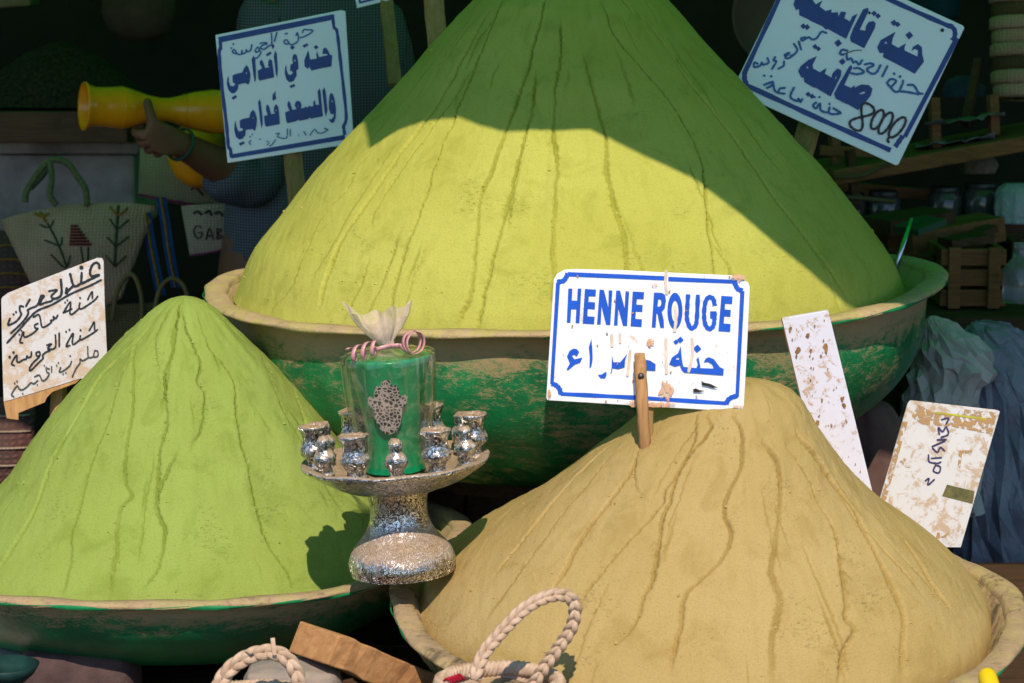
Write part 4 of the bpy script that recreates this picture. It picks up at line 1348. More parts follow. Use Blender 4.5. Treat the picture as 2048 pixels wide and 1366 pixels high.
# gift
RM = Matrix.Rotation(ROLL, 4, 'Y')
gbase = base + RM @ Vector((0, 0, 0.1355))
gift = thing('wrapped_candle', 'green candle jar wrapped in cellophane with pink ribbon on silver stand', 'gift', gbase, rot=(0, ROLL, 0))
M_GREEN = Mat('green_lacquer')
M_GREEN.set(color=M_GREEN.mix(M_GREEN.ramp(M_GREEN.noise(60), [(0.35, 0), (0.7, 1)]), (0.0, 0.22, 0.08), (0.0, 0.36, 0.13)), rough=0.25, spec=0.5)
gp = [(0.0, 0.001), (0.036, 0.001), (0.038, 0.006), (0.034, 0.03), (0.036, 0.06), (0.043, 0.10), (0.051, 0.135), (0.0545, 0.147), (0.052, 0.152), (0.03, 0.153), (0.0, 0.153)]
q = smooth_path([Vector((a, b, 0)) for a, b in gp], 3)
v, f = lathe([(p.x, p.y) for p in q], 48)
fix_normals(mesh('jar', v, f, M_GREEN.m, gift, local=True))
# hand-shaped filigree tag
M_TAG = Mat('filigree_tag')
vo = M_TAG.new('ShaderNodeTexVoronoi', feature='DISTANCE_TO_EDGE')
vo.inputs['Scale'].default_value = 210
M_TAG.link(M_TAG.coord(), vo.inputs['Vector'])
tg_ = M_TAG.ramp(vo.outputs['Distance'], [(0.10, 1), (0.16, 0)])
M_TAG.set(color=M_TAG.mix(tg_, (0.03, 0.028, 0.026), (0.52, 0.45, 0.42)), rough=0.4, metal=0.3)
hand = [(0, -0.036), (0.008, -0.033), (0.014, -0.024), (0.0175, -0.012), (0.019, 0.0), (0.024, 0.004), (0.026, 0.012), (0.023, 0.016), (0.017, 0.014), (0.0155, 0.024), (0.0125, 0.029), (0.007, 0.028), (0.006, 0.034), (0, 0.037)]
hand = hand + [(-x, y) for x, y in hand[::-1][1:-1]]
vv = []
for x, y in hand:
    rr_ = 0.0425 + (y + 0.094 - 0.06) * 0.10
    a = -math.pi / 2 + 0.06 + x / rr_
    vv.append((x, y))
tri = tessellate_polygon([[Vector((x, y, 0)) for x, y in vv]])
V3 = []
for lay in (0.0022, 0.0008):
    for x, y in vv:
        z = 0.092 + y
        r_ = float(np.interp(z, [0.03, 0.06, 0.10, 0.135], [0.036, 0.037, 0.042, 0.048])) + lay
        V3.append((x - 0.002, -0.0405 - (z - 0.056) * 0.085 - lay * 1.2, z))
n_ = len(vv)
F3 = [tuple(t_) for t_ in tri] + [tuple(i + n_ for i in t_[::-1]) for t_ in tri] + [(i, (i + 1) % n_, (i + 1) % n_ + n_, i + n_) for i in range(n_)]
fix_normals(mesh('hand_shaped_tag', V3, F3, M_TAG.m, gift, smooth=False, local=True))
# cellophane
M_CEL = Mat('cellophane')
M_CEL.n.remove(M_CEL.b)
trn = M_CEL.new('ShaderNodeBsdfTransparent')
trn.inputs[0].default_value = (0.95, 0.95, 0.90, 1)
gl = M_CEL.new('ShaderNodeBsdfGlossy')
gl.inputs['Roughness'].default_value = 0.16
df = M_CEL.new('ShaderNodeBsdfDiffuse')
df.inputs[0].default_value = (0.62, 0.52, 0.36, 1)
lw = M_CEL.new('ShaderNodeLayerWeight')
lw.inputs['Blend'].default_value = 0.28
m1 = M_CEL.new('ShaderNodeMixShader')
m2 = M_CEL.new('ShaderNodeMixShader')
M_CEL.link(M_CEL.math('ADD', M_CEL.math('MULTIPLY', lw.outputs['Facing'], 0.55), 0.06, True), m1.inputs[0])
M_CEL.link(trn.outputs[0], m1.inputs[1])
M_CEL.link(gl.outputs[0], m1.inputs[2])
M_CEL.link(M_CEL.ramp(M_CEL.noise(45.0, 6, 0.7, None, 0.5), [(0.50, 0.02), (0.80, 0.30)]), m2.inputs[0])
M_CEL.link(m1.outputs[0], m2.inputs[1])
M_CEL.link(df.outputs[0], m2.inputs[2])
M_CEL.link(m2.outputs[0], M_CEL.n['Material Output'].inputs['Surface'])
rows_ = [(0.047, 0.012), (0.051, 0.03), (0.053, 0.06), (0.057, 0.09), (0.0595, 0.12), (0.061, 0.145), (0.060, 0.154), (0.05, 0.158), (0.032, 0.160), (0.015, 0.163), (0.008, 0.168), (0.009, 0.173), (0.020, 0.184), (0.031, 0.200), (0.038, 0.211)]
rg = random.Random(3)
pk = [(rg.randint(4, 13), rg.uniform(0, 6.3), rg.uniform(0.3, 1)) for _ in range(5)]
v, f = [], []
NN = 84
for j, (r, z) in enumerate(rows_):
    for i in range(NN):
        a = 2 * math.pi * i / NN
        amp = 0.10 if j < 7 else (0.2 if j < 12 else 0.30)
        p_ = sum(w_ * math.sin(k_ * a + ph_ + j * 0.12) for k_, ph_, w_ in pk) / 2.4
        p_ = math.copysign(abs(p_) ** 0.7, p_)
        rr_ = r * (1 + amp * p_)
        sq = 0.55 if j >= 12 else 1.0
        lean = -0.010 * max(0, (z - 0.17) / 0.04)
        zz = z + (0.007 * math.sin(2 * a + 1) + 0.006 * math.sin(5 * a)) * (j >= 13)
        if j >= 11:
            zz += 0.0
        v.append((rr_ * math.cos(a) + lean, rr_ * sq * math.sin(a), zz))
for j in range(len(rows_) - 1):
    for i in range(NN):
        i2 = (i + 1) % NN
        f.append((j * NN + i, j * NN + i2, j * NN + NN + i2, j * NN + NN + i))
nb = 10 * NN
mesh('cellophane_wrap', v[:11 * NN], [q for q in f if max(q) < 11 * NN], M_CEL.m, gift, smooth=False, local=True)
# the gathered ruffle above the knot, doubled film so it reads milkier
M_RUF = Mat('cellophane_ruffle')
M_RUF.set(color=(0.66, 0.54, 0.44), rough=0.25, spec=0.6)
t_ = M_RUF.new('ShaderNodeBsdfTransparent')
x_ = M_RUF.new('ShaderNodeMixShader')
M_RUF.link(M_RUF.ramp(M_RUF.noise(70.0, 4, 0.6), [(0.35, 0.25), (0.7, 0.62)]), x_.inputs[0])
M_RUF.link(M_RUF.b.outputs[0], x_.inputs[1])
M_RUF.link(t_.outputs[0], x_.inputs[2])
M_RUF.link(x_.outputs[0], M_RUF.n['Material Output'].inputs['Surface'])
v, f = [], []
rf = [(0.009, 0.164), (0.011, 0.170), (0.023, 0.182), (0.034, 0.197), (0.040, 0.211)]
for j, (r, z) in enumerate(rf):
    for i in range(NN):
        a = 2 * math.pi * i / NN
        lob = math.sin(3 * a + 0.6) + 0.6 * math.sin(7 * a + 1.4)
        rr_ = r * (1 + 0.16 * lob * min(1, j / 2))
        k_ = j / 4
        v.append((rr_ * math.cos(a) - 0.012 * k_, rr_ * (0.5 + 0.10 * math.sin(5 * a)) * math.sin(a) + 0.004 * math.sin(9 * a) * k_, z + k_ * (0.009 * math.sin(2 * a + 2.2) + 0.006 * math.sin(5 * a + 0.4))))
for j in range(len(rf) - 1):
    for i in range(NN):
        i2 = (i + 1) % NN
        f.append((j * NN + i, j * NN + i2, j * NN + NN + i2, j * NN + NN + i))
mesh('cellophane_ruffle', v, f, M_RUF.m, gift, smooth=False, local=True)
M_PINK = Mat('pink_ribbon')
M_PINK.set(color=(0.62, 0.30, 0.32), rough=0.3, spec=0.6)


def ribbon(path, w, wdir):
    v, f = [], []
    for i, p in enumerate(path):
        p = Vector(p)
        v += [p - wdir * (w / 2), p + wdir * (w / 2)]
    for i in range(len(path) - 1):
        f.append((2 * i, 2 * i + 1, 2 * i + 3, 2 * i + 2))
    return v, f


def curl(c, r, turns, adv, n=70, ph=0.0, e1=Vector((0, 1, 0))):
    c, adv = Vector(c), Vector(adv)
    out_ = []
    for k in range(n + 1):
        th = ph + turns * 2 * math.pi * k / n
        out_.append(c + adv * (k / n) + e1 * (r * math.cos(th)) + Vector((0, 0, r * math.sin(th))))
    return out_


e45 = Vector((0.8, 0.6, 0))
for nm, path, w, wd in (('ribbon_curl', curl((-0.012, -0.030, 0.169), 0.0095, 3.0, (-0.036, -0.008, -0.008), ph=2.0, e1=Vector((0.35, 0.94, 0))), 0.0052, Vector((0.94, -0.30, 0.1)).normalized()),
                        ('ribbon_curl', curl((0.030, -0.030, 0.174), 0.0145, 2.1, (0.010, -0.008, -0.003), ph=3.3, e1=e45), 0.0060, Vector((0.6, -0.8, 0.1)).normalized()),
                        ('ribbon_knot', [Vector((-0.018, -0.024, 0.164)), Vector((-0.006, -0.020, 0.1655)), Vector((0.006, -0.020, 0.168)), Vector((0.02, -0.028, 0.168))], 0.006, Vector((0.1, -0.3, 1)).normalized())):
    v, f = ribbon(path, w, wd)
    o = mesh(nm, v, f, M_PINK.m, gift, local=True)
    md = o.modifiers.new('solid', 'SOLIDIFY')
    md.thickness = 0.0006

# ------------------------------------------------------------------ front edge: plank, stones, baskets
M_STRAW = Mat('palm_straw')
o_ = M_STRAW.coord('Object')
M_STRAW.set(color=M_STRAW.mix(M_STRAW.ramp(M_STRAW.noise(60.0, 5, 0.65, o_), [(0.3, 0), (0.7, 1)]), (0.40, 0.27, 0.17), (0.62, 0.48, 0.35)), rough=0.6, spec=0.3)
st_ = M_STRAW.new('ShaderNodeMapping')
st_.inputs['Scale'].default_value = (3, 3, 0.6)
M_STRAW.link(o_, st_.inputs['Vector'])
M_STRAW.bump(M_STRAW.noise(260.0, 3, 0.6, st_.outputs[0]), 0.4, 0.001)
M_STRAW = M_STRAW.m


def plait(name, px, d0, d1, wpx, parent, strands=4):
    pts = [P(x, y, d0 + (d1 - d0) * i / (len(px) - 1)) for i, (x, y) in enumerate(px)]
    path = smooth_path(pts, 24)
    # resample evenly
    L = [0]
    for i in range(1, len(path)):
        L.append(L[-1] + (path[i] - path[i - 1]).length)
    W_ = M((d0 + d1) / 2, wpx)
    n = max(40, int(L[-1] / (W_ * 0.07)))
    Ls = np.array(L)
    arr = np.array([tuple(p) for p in path])
    ss = np.linspace(0, L[-1], n)
    path = [Vector([np.interp(s, Ls, arr[:, k]) for k in range(3)]) for s in ss]
    view = Vector((0, -1, 0.15)).normalized()
    fr = []
    for i in range(n):
        t_ = (path[min(i + 1, n - 1)] - path[max(i - 1, 0)]).normalized()
        side = t_.cross(view).normalized()
        fr.append((t_, side, side.cross(t_)))
    per = W_ * 3.4
    for k in range(strands):
        ph = 2 * math.pi * k / strands
        sp_ = []
        for i, s in enumerate(ss):
            th = 2 * math.pi * s / per + ph
            sp_.append(path[i] + fr[i][1] * (W_ * 0.29 * math.sin(th)) + fr[i][2] * (W_ * 0.19 * math.sin(2 * th)))
        v, f = tube(sp_, W_ * 0.265, 8, 0.5, up=fr[0][2])
        o = mesh(name, v, f, M_STRAW, parent)


def basket(label, cx, cy, ztop, rx, ry, h, group):
    t = thing('straw_basket', label, 'basket', (cx, cy, ztop - h), group)
    v, f = [], []
    NR, NA = 16, 96
    for j in range(NR + 1):
        z = ztop - h * (1 - j / NR)
        k = 0.8 + 0.2 * (j / NR)
        for i in range(NA):
            a = 2 * math.pi * i / NA
            w = 1 + 0.012 * math.sin(i * math.pi + j * math.pi) + 0.02 * math.sin(3 * a)
            v.append((cx + rx * k * w * math.cos(a), cy + ry * k * w * math.sin(a), z))
    for j in range(NR):
        for i in range(NA):
            i2 = (i + 1) % NA
            f.append((j * NA + i, j * NA + i2, (j + 1) * NA + i2, (j + 1) * NA + i))
    f.append(tuple(range(NA))[::-1])
    mesh('basket_body', v, f, M_STRAW, t)
    n = 150
    for k in range(3):
        sp_ = []
        for i in range(n + 1):
            a = 2 * math.pi * i / n
            th = a * 26 + 2 * math.pi * k / 3
            e = 0.006 * math.sin(th)
            sp_.append(Vector((cx + (rx + 0.003 + 0.004 * math.cos(th)) * math.cos(a), cy + (ry + 0.003 + 0.004 * math.cos(th)) * math.sin(a), ztop + e)))
        v, f = tube(sp_, 0.0055, 7, 0.8, caps=False)
        mesh('rim_braid', v, f, M_STRAW, t)
    return t


pb = P(968, 1372, 2.93)
bk = basket('straw basket with tall plaited handle in front of the ochre mound', pb.x + 0.018, pb.y + 0.03, pb.z - 0.006, 0.068, 0.06, 0.30, 'straw baskets in front')
plait('handle', [(948, 1358), (966, 1310), (1004, 1262), (1052, 1215), (1098, 1192), (1135, 1192), (1150, 1215), (1143, 1255), (1120, 1292), (1092, 1330), (1062, 1378)], 2.90, 2.97, 26, bk)
M_YARN = plain('red_yarn', (0.50, 0.01, 0.04), 0.9, 0.3, 100)
for k in range(5):
    a_ = P(888 + 6 * k, 1362 - 2 * k, 2.88)
    v, f = tube(smooth_path([a_, a_ + Vector((0.004, -0.004, 0.004)), a_ + Vector((0.010, -0.002, -0.002))], 4), 0.0016, 6)
    mesh('yarn_stitch', v, f, M_YARN, bk)
pb = P(512, 1410, 2.95)
bk = basket('straw basket whose low plaited handle arches before the left bowl', pb.x, pb.y + 0.02, pb.z, 0.062, 0.05, 0.26, 'straw baskets in front')
plait('handle', [(428, 1400), (440, 1366), (462, 1336), (500, 1312), (540, 1304), (572, 1316), (592, 1345), (603, 1390)], 2.95, 2.95, 30, bk)
v, f = box_between(P(549, 1310, 2.94), P(545, 1276, 2.945), 0.005, 0.0015)
mesh('straw_end', v, f, M_STRAW, bk, smooth=False)
v, f = box_between(P(505, 1306, 2.94), P(492, 1300, 2.945), 0.006, 0.0012)
mesh('straw_end', v, f, M_STRAW, bk, smooth=False)

# rough sawn board under the bowls
a0, a1 = P(628, 1284, 3.10), P(985, 1432, 3.30)
v, f = box_between(a0, a1, 0.085, 0.040, rough=0.0020, seg=26)
o = mesh('sawn_board', v, f, M_BOARD, base=a1, smooth=False)
bevel(o, 0.002)
tag(o, 'rough sawn orange board jutting out under the ochre bowl', 'board')


def rock(name, label, c, sx, sy, sz, mat, seed, sub=4, amp=0.18):
    bm = bmesh.new()
    bmesh.ops.create_icosphere(bm, subdivisions=sub, radius=1)
    r_ = random.Random(seed)
    o1, o2 = r_.uniform(0, 50), r_.uniform(0, 50)
    pts = np.array([tuple(q.co) for q in bm.verts])
    nz = fbm(pts[:, 0] * 1.6 + o1, pts[:, 1] * 1.6 + pts[:, 2] * 1.3 + o2, 4)
    for q, k in zip(bm.verts, nz):
        c_ = q.co * (1 + amp * 2 * k)
        m_ = max(abs(c_.x), abs(c_.y), abs(c_.z))
        c_ = c_ * (0.55 + 0.45 / max(0.6, m_))
        q.co = Vector((c_.x * sx, c_.y * sy, c_.z * sz))
    me = bpy.data.meshes.new(name)
    bm.to_mesh(me)
    bm.free()
    me.materials.append(mat)
    me.polygons.foreach_set('use_smooth', [True] * len(me.polygons))
    o = bpy.data.objects.new(name, me)
    o.location = c
    link(o)
    if label:
        tag(o, label, 'stone')
    return o


M_STONE = plain('grey_brown_stone', (0.36, 0.29, 0.22), 0.9, 0.4, 30, 0.6, (0.20, 0.19, 0.18))
M_STONE2 = plain('mauve_stone', (0.11, 0.07, 0.065), 0.95, 0.35, 25, 0.8)  # base colour darkened in place of shade on this stone
rock('stone', 'grey-brown weathered stone between the two front bowls', P(585, 1372, 3.12), 0.064, 0.05, 0.032, M_STONE, 4)
rock('stone', 'mauve stone block propping the left bowl', P(160, 1352, 3.40), 0.085, 0.06, 0.05, M_STONE2, 8, 4, 0.08)
M_PALE = plain('pale_sunlit_tabletop', (0.60, 0.50, 0.44), 0.95, 0.15, 20, 0.3)  # pale added slab stands for sunlight on the table front
c = P(20, 1296, 3.46)
v, f = box(c.x - 0.14, c.x + 0.035, 3.25, c.y + 0.03, 0.601, c.z)
o = mesh('sunlit_table_patch', v, f, M_PALE, base=(c.x, c.y, 0.601), smooth=False)
tag(bevel(o, 0.01, 3), 'pale slab standing for the sunlit table top, lower left edge', 'slab')
c = P(12, 1362, 3.20)
v, f = lathe([(0.0, 0.0), (0.025, 0.0), (0.036, 0.010), (0.043, 0.022), (0.041, 0.023), (0.033, 0.012), (0.0, 0.006)], 40, c)
o = mesh('small_dish', v, f, plain('turquoise_glaze', (0.012, 0.05, 0.045), 0.5, 0.5, 30), base=c)
tag(fix_normals(o), 'small turquoise glazed dish at the lower left corner', 'dish')
# yellow plastic scoop
c = P(1962, 1348, 3.2)
v, f = tube(smooth_path([P(1972, 1342, 2.97), P(1976, 1358, 2.96), P(1990, 1405, 2.94)], 6), [0.002, 0.006, 0.0085, 0.010, 0.0108, 0.0112, 0.0115, 0.0115, 0.0115, 0.0115, 0.0115, 0.0115, 0.0115], 16)
o = mesh('plastic_scoop', v, f, plain('yellow_plastic', (0.75, 0.55, 0.01), 0.3, 0.1, 20), base=P(1984, 1405, 2.94))
tag(o, 'bright yellow plastic scoop under the right rim', 'scoop')

# tables below
zt = 0.60
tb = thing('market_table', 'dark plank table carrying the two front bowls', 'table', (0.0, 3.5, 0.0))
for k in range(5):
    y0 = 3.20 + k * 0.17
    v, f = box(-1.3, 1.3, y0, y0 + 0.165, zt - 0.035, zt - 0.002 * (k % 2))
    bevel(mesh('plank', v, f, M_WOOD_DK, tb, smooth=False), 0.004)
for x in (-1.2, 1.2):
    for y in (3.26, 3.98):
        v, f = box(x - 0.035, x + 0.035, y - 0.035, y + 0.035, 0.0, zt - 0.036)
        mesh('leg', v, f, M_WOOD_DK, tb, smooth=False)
bn = thing('low_bench', 'low wooden bench below the straw baskets', 'bench', (0.0, 2.9, 0.0))
v, f = box(-0.7, 0.5, 2.80, 3.10, 0.43, 0.46)
mesh('seat', v, f, M_WOOD_DK, bn, smooth=False)
for x in (-0.6, 0.4):
    v, f = box(x - 0.03, x + 0.03, 2.84, 3.06, 0.0, 0.428)
    mesh('leg', v, f, M_WOOD_DK, bn, smooth=False)
# barrel under the big bowl
mb = P(1148, 557, 4.0)
dr = thing('wooden_drum', 'dark wooden drum standing under the big back bowl', 'drum', (mb.x, mb.y + 0.05, 0))
z1 = mb.z - 0.285
for k in range(26):
    a = 2 * math.pi * k / 26
    v, f = [], []
    for j in range(7):
        z = z1 * j / 6
        r = 0.36 + 0.05 * math.sin(math.pi * j / 6)
        for (da, rr_) in ((-0.112, r), (0.112, r), (0.112, r - 0.025), (-0.112, r - 0.025)):
            v.append((mb.x + rr_ * math.cos(a + da), mb.y + 0.12 + rr_ * math.sin(a + da), z))
    for j in range(6):
        for q in range(4):
            f.append((j * 4 + q, j * 4 + (q + 1) % 4, j * 4 + 4 + (q + 1) % 4, j * 4 + 4 + q))
    f += [(3, 2, 1, 0), (24, 25, 26, 27)]
    mesh('stave', v, f, M_WOOD_DK, dr, smooth=False)
v, f = lathe([(0.0, z1), (0.385, z1), (0.385, z1 - 0.02), (0.0, z1 - 0.02)], 48, (mb.x, mb.y + 0.12, 0))
mesh('lid', v, f, M_WOOD_DK, dr, smooth=False)
#--PART3--

# ------------------------------------------------------------------ inside the stall, left
M_WEAVE = {}


def weave(name, c, c2, scale=1.0):
    m = Mat(name)
    o = m.coord('Object')
    w1 = m.new('ShaderNodeTexWave', bands_direction='Z', wave_type='BANDS')
    w1.inputs['Scale'].default_value = 55 * scale
    w1.inputs['Distortion'].default_value = 4.0
    m.link(o, w1.inputs['Vector'])
    w2 = m.new('ShaderNodeTexWave', bands_direction='X', wave_type='BANDS')
    w2.inputs['Scale'].default_value = 45 * scale
    w2.inputs['Distortion'].default_value = 4.0
    m.link(o, w2.inputs['Vector'])
    h = m.math('MULTIPLY', w1.outputs['Fac'], w2.outputs['Fac'])
    n = m.noise(12.0, 5, 0.6, o)
    col = m.mix(m.ramp(n, [(0.3, 0), (0.7, 1)]), c2, c)
    col = m.mix(m.ramp(h, [(0.0, 0.45), (0.5, 0)]), col, tuple(x * 0.45 for x in c2))
    m.set(color=col, rough=0.9, spec=0.15)
    m.bump(h, 0.6, 0.003)
    return m.m


M_BAG = weave('bag_weave_straw', (0.60, 0.39, 0.27), (0.42, 0.26, 0.17))
M_BAG_Y = weave('bag_weave_pale', (0.40, 0.36, 0.20), (0.27, 0.25, 0.14))
M_BAG_P = weave('bag_weave_white', (0.50, 0.40, 0.30), (0.36, 0.28, 0.21))
M_BAG_B = weave('bag_weave_brown', (0.16, 0.10, 0.05), (0.09, 0.055, 0.03))
M_BAG_R = weave('bag_weave_wine', (0.17, 0.06, 0.06), (0.10, 0.07, 0.06), 0.5)
M_STITCH = plain('green_wool', (0.035, 0.075, 0.028), 0.9, 0.3, 80)
M_STITCH_Y = plain('ochre_wool', (0.40, 0.20, 0.02), 0.9, 0.3, 80)
M_STITCH_R = plain('dark_red_wool', (0.16, 0.012, 0.015), 0.9, 0.3, 80)
M_STITCH_K = plain('brown_wool', (0.06, 0.04, 0.025), 0.9, 0.3, 80)
M_HEM = plain('magenta_hem', (0.28, 0.03, 0.12), 0.85, 0.3, 60)
M_CORD = plain('mixed_cord', (0.22, 0.19, 0.08), 0.9, 0.6, 260, 0.3, (0.02, 0.09, 0.04))


class Bag:
    def __init__(self, name, label, q, arch, sag, d, bulge, mat, group='woven palm bags in the stall'):
        self.q, self.d, self.bulge = q, d, bulge
        (x0, y0), (x1, y1), (x2, y2), (x3, y3) = q
        self.cx = (x0 + x1 + x2 + x3) / 4
        self.cy = (y0 + y1 + y2 + y3) / 4
        self.hw = max(abs(x - self.cx) for x, _ in q) * 1.12
        self.hh = max(abs(y - self.cy) for _, y in q) * 1.35
        bx, by = (x2 + x3) / 2, (y2 + y3) / 2
        self.t = thing(name, label, 'bag', P(bx, by + sag, d), group)
        N, K = 22, 16
        v, f = [], []
        for side in (0, 1):
            for j in range(K + 1):
                b = j / K
                for i in range(N + 1):
                    a = i / N
                    x = (x0 * (1 - a) + x1 * a) * (1 - b) + (x3 * (1 - a) + x2 * a) * b
                    y = (y0 * (1 - a) + y1 * a) * (1 - b) + (y3 * (1 - a) + y2 * a) * b
                    y += (-arch * (1 - b) + sag * b) * (1 - (2 * a - 1) ** 2)
                    dd = d - self.bul(x, y) if side == 0 else d + 0.6 * self.bul(x, y)
                    v.append(P(x, y, dd))
        S_ = (N + 1) * (K + 1)
        for side in (0, 1):
            for j in range(K):
                for i in range(N):
                    q_ = [side * S_ + j * (N + 1) + i, side * S_ + j * (N + 1) + i + 1, side * S_ + (j + 1) * (N + 1) + i + 1, side * S_ + (j + 1) * (N + 1) + i]
                    f.append(tuple(q_ if side else q_[::-1]))
        ring = [j * (N + 1) for j in range(K + 1)] + [K * (N + 1) + i for i in range(1, N + 1)] + [j * (N + 1) + N for j in range(K - 1, -1, -1)]
        for a, b in zip(ring[:-1], ring[1:]):
            f.append((a, b, b + S_, a + S_))
        o = mesh('bag_body', v, f, mat, self.t)
        self.body = fix_normals(o)

    def bul(self, x, y):
        u = (x - self.cx) / self.hw
        w = (y - self.cy) / self.hh
        return self.bulge * max(0.05, (1 - u * u)) * max(0.1, 1 - w * w)

    def on(self, x, y, off=0.002):
        return P(x, y, self.d - self.bul(x, y) - off)

    def stitch(self, name, pts, wpx, mat, flat=0.6):
        pts = [Vector((x, y, 0)) for x, y in pts]
        if len(pts) > 2:
            pts = smooth_path(pts, 4)
        v, f = tube([self.on(p.x, p.y) for p in pts], M(self.d, wpx) / 2, 6, flat)
        return mesh(name, v, f, mat, self.t)


z5 = Zm(0, 260, 3.594)
bg1 = Bag('woven_bag', 'fan-shaped straw bag with embroidered stems and a red motif', [(0, 440), (313, 412), (243, 596), (80, 606)], 18, 22, 5.02, 0.075, M_BAG)
for pts, w in ((z5([(850, 545), (840, 700), (830, 850), (825, 985)]), 5), (z5([(340, 670), (400, 780), (450, 900), (480, 985)]), 5), (z5([(790, 640), (838, 715)]), 5), (z5([(925, 645), (842, 715)]), 5), (z5([(770, 770), (830, 835)]), 5), (z5([(925, 765), (835, 835)]), 5), (z5([(755, 900), (822, 975)]), 5), (z5([(905, 905), (828, 980)]), 5), (z5([(285, 680), (355, 700), (385, 650)]), 5), (z5([(320, 790), (430, 830), (445, 770)]), 5), (z5([(365, 895), (470, 990), (505, 900)]), 5), (z5([(580, 840), (600, 960)]), 4), (z5([(635, 840), (630, 940)]), 4)):
    bg1.stitch('green_stem', pts, w, M_STITCH)
for pts, w in ((z5([(790, 555), (850, 610), (915, 560)]), 6), (z5([(850, 540), (850, 600)]), 5), (z5([(250, 600), (300, 620), (350, 600)]), 9), (z5([(290, 590), (330, 660)]), 7)):
    bg1.stitch('yellow_flower', pts, w, M_STITCH_Y)
for k in range(7):
    x0_, x1_ = 505 - 0 * k, 545 + 17 * k
    bg1.stitch('red_motif', z5([(510 - k * 2, 690 + 22 * k), (560 + k * 16, 690 + 22 * k)]), 8, M_STITCH_R)
for pts, d0 in ((z5([(180, 520), (195, 430), (300, 275), (380, 215), (480, 235), (560, 340), (615, 430), (625, 545)]), 4.98), (z5([(360, 225), (372, 350), (360, 470), (405, 540)]), 4.96), (z5([(215, 420), (300, 330), (345, 260)]), 5.03)):
    p_ = smooth_path([P(x, y, d0) for x, y in pts], 6)
    v, f = tube(p_, 0.0065, 8)
    mesh('handle', v, f, M_CORD, bg1.t)
bg2 = Bag('woven_bag', 'pale woven bag with magenta hem hanging below the yellow vase', [(280, 288), (470, 285), (478, 408), (276, 392)], 4, 10, 5.1, 0.05, M_BAG_Y)
for pts in (z5([(1300, 240), (1350, 330), (1400, 400), (1460, 470)]), z5([(1320, 350), (1380, 340), (1400, 310)]), z5([(1370, 430), (1420, 400), (1480, 400)]), z5([(1340, 280), (1300, 300)])):
    bg2.stitch('embroidered_stem', pts, 6, M_STITCH_K)
bg2.stitch('hem', [(278, 389), (340, 401), (410, 412), (476, 408)], 9, M_HEM)
bg3 = Bag('woven_bag', 'small white woven bag lettered GABE with magenta hem', [(362, 412), (474, 408), (474, 492), (380, 513)], 2, 3, 5.0, 0.035, M_BAG_P)
for pts in (z5([(1448, 700), (1410, 690), (1392, 735), (1420, 780), (1450, 760), (1448, 738), (1425, 738)]), z5([(1480, 790), (1505, 705), (1535, 790)]), z5([(1490, 762), (1528, 762)]), z5([(1560, 705), (1560, 785)]), z5([(1560, 710), (1590, 720), (1565, 745), (1596, 765), (1560, 785)]), z5([(1650, 700), (1620, 702), (1620, 780), (1652, 778)]), z5([(1620, 740), (1645, 740)])):
    bg3.stitch('letter', pts, 4.5, M_STITCH_K)
for pts in (z5([(1390, 600), (1420, 585), (1450, 610)]), z5([(1470, 600), (1500, 580), (1520, 615)]), z5([(1540, 600), (1575, 590), (1600, 620)])):
    bg3.stitch('embroidered_flower', pts, 8, M_STITCH_K)
bg3.stitch('hem', [(381, 511), (430, 503), (473, 490)], 7, M_HEM)
bg4 = Bag('woven_bag', 'dark brown woven bag with round cane handles behind the lime-green mound', [(205, 612), (430, 606), (420, 760), (220, 760)], 4, 6, 4.9, 0.05, M_BAG_B)
M_CANE = plain('cane', (0.22, 0.13, 0.045), 0.6, 0.3, 30)
for pts in ([(309, 640), (313, 600), (325, 570), (345, 557), (366, 570), (376, 600), (380, 640)], [(225, 640), (232, 590), (250, 556), (268, 552), (282, 590), (284, 640)]):
    v, f = tube(smooth_path([P(x, y, 4.86) for x, y in pts], 6), 0.0045, 8)
    mesh('handle', v, f, M_CANE, bg4.t)
bg5 = Bag('woven_bag', 'wine-red striped woven bag at the left edge below the handwritten board', [(-60, 800), (75, 800), (60, 980), (-60, 980)], 6, 6, 4.6, 0.05, M_BAG_R)
for y in (830, 862, 895, 930):
    bg5.stitch('pale_stripe', [(-50, y), (5, y + 2), (62, y)], 7, M_BAG_P)
bg6 = Bag('woven_bag', 'dark patterned woven bag half hidden at the left edge', [(-80, 455), (40, 470), (110, 600), (-60, 610)], 6, 6, 5.15, 0.05, M_BAG_R)
for k in range(4):
    bg6.stitch('ochre_stripe', [(-40, 500 + 26 * k), (20, 490 + 28 * k), (55 + 8 * k, 500 + 26 * k)], 6, M_STITCH_Y)
M_STRAP = plain('blue_strap', (0.02, 0.07, 0.22), 0.85, 0.3, 40)
for lab, pts in (('broad blue woven strap with orange thread hanging behind the bags', [(322, 395), (330, 440), (338, 500), (352, 575)]), ('thin navy strap with orange thread left of the broad one', [(292, 425), (300, 480), (312, 540), (322, 590)])):
    wpx = 20 if 'broad' in lab else 11
    path = smooth_path([P(x, y, 5.0) for x, y in pts], 5)
    t = thing('woven_strap', lab, 'strap', path[-1])
    v, f = ribbon(path, M(5, wpx), Vector((1, 0, 0)))
    v2 = [q + Vector((0, 0.003, 0)) for q in v]
    n_ = len(v)
    f = f + [tuple(i + n_ for i in q[::-1]) for q in f]
    mesh('band', v + v2, f, M_STRAP, t)
    v, f = tube([q + Vector((0, -0.003, 0)) for q in path], M(5, wpx * 0.16), 6, 0.5)
    mesh('orange_thread', v, f, M_STITCH_Y, t)

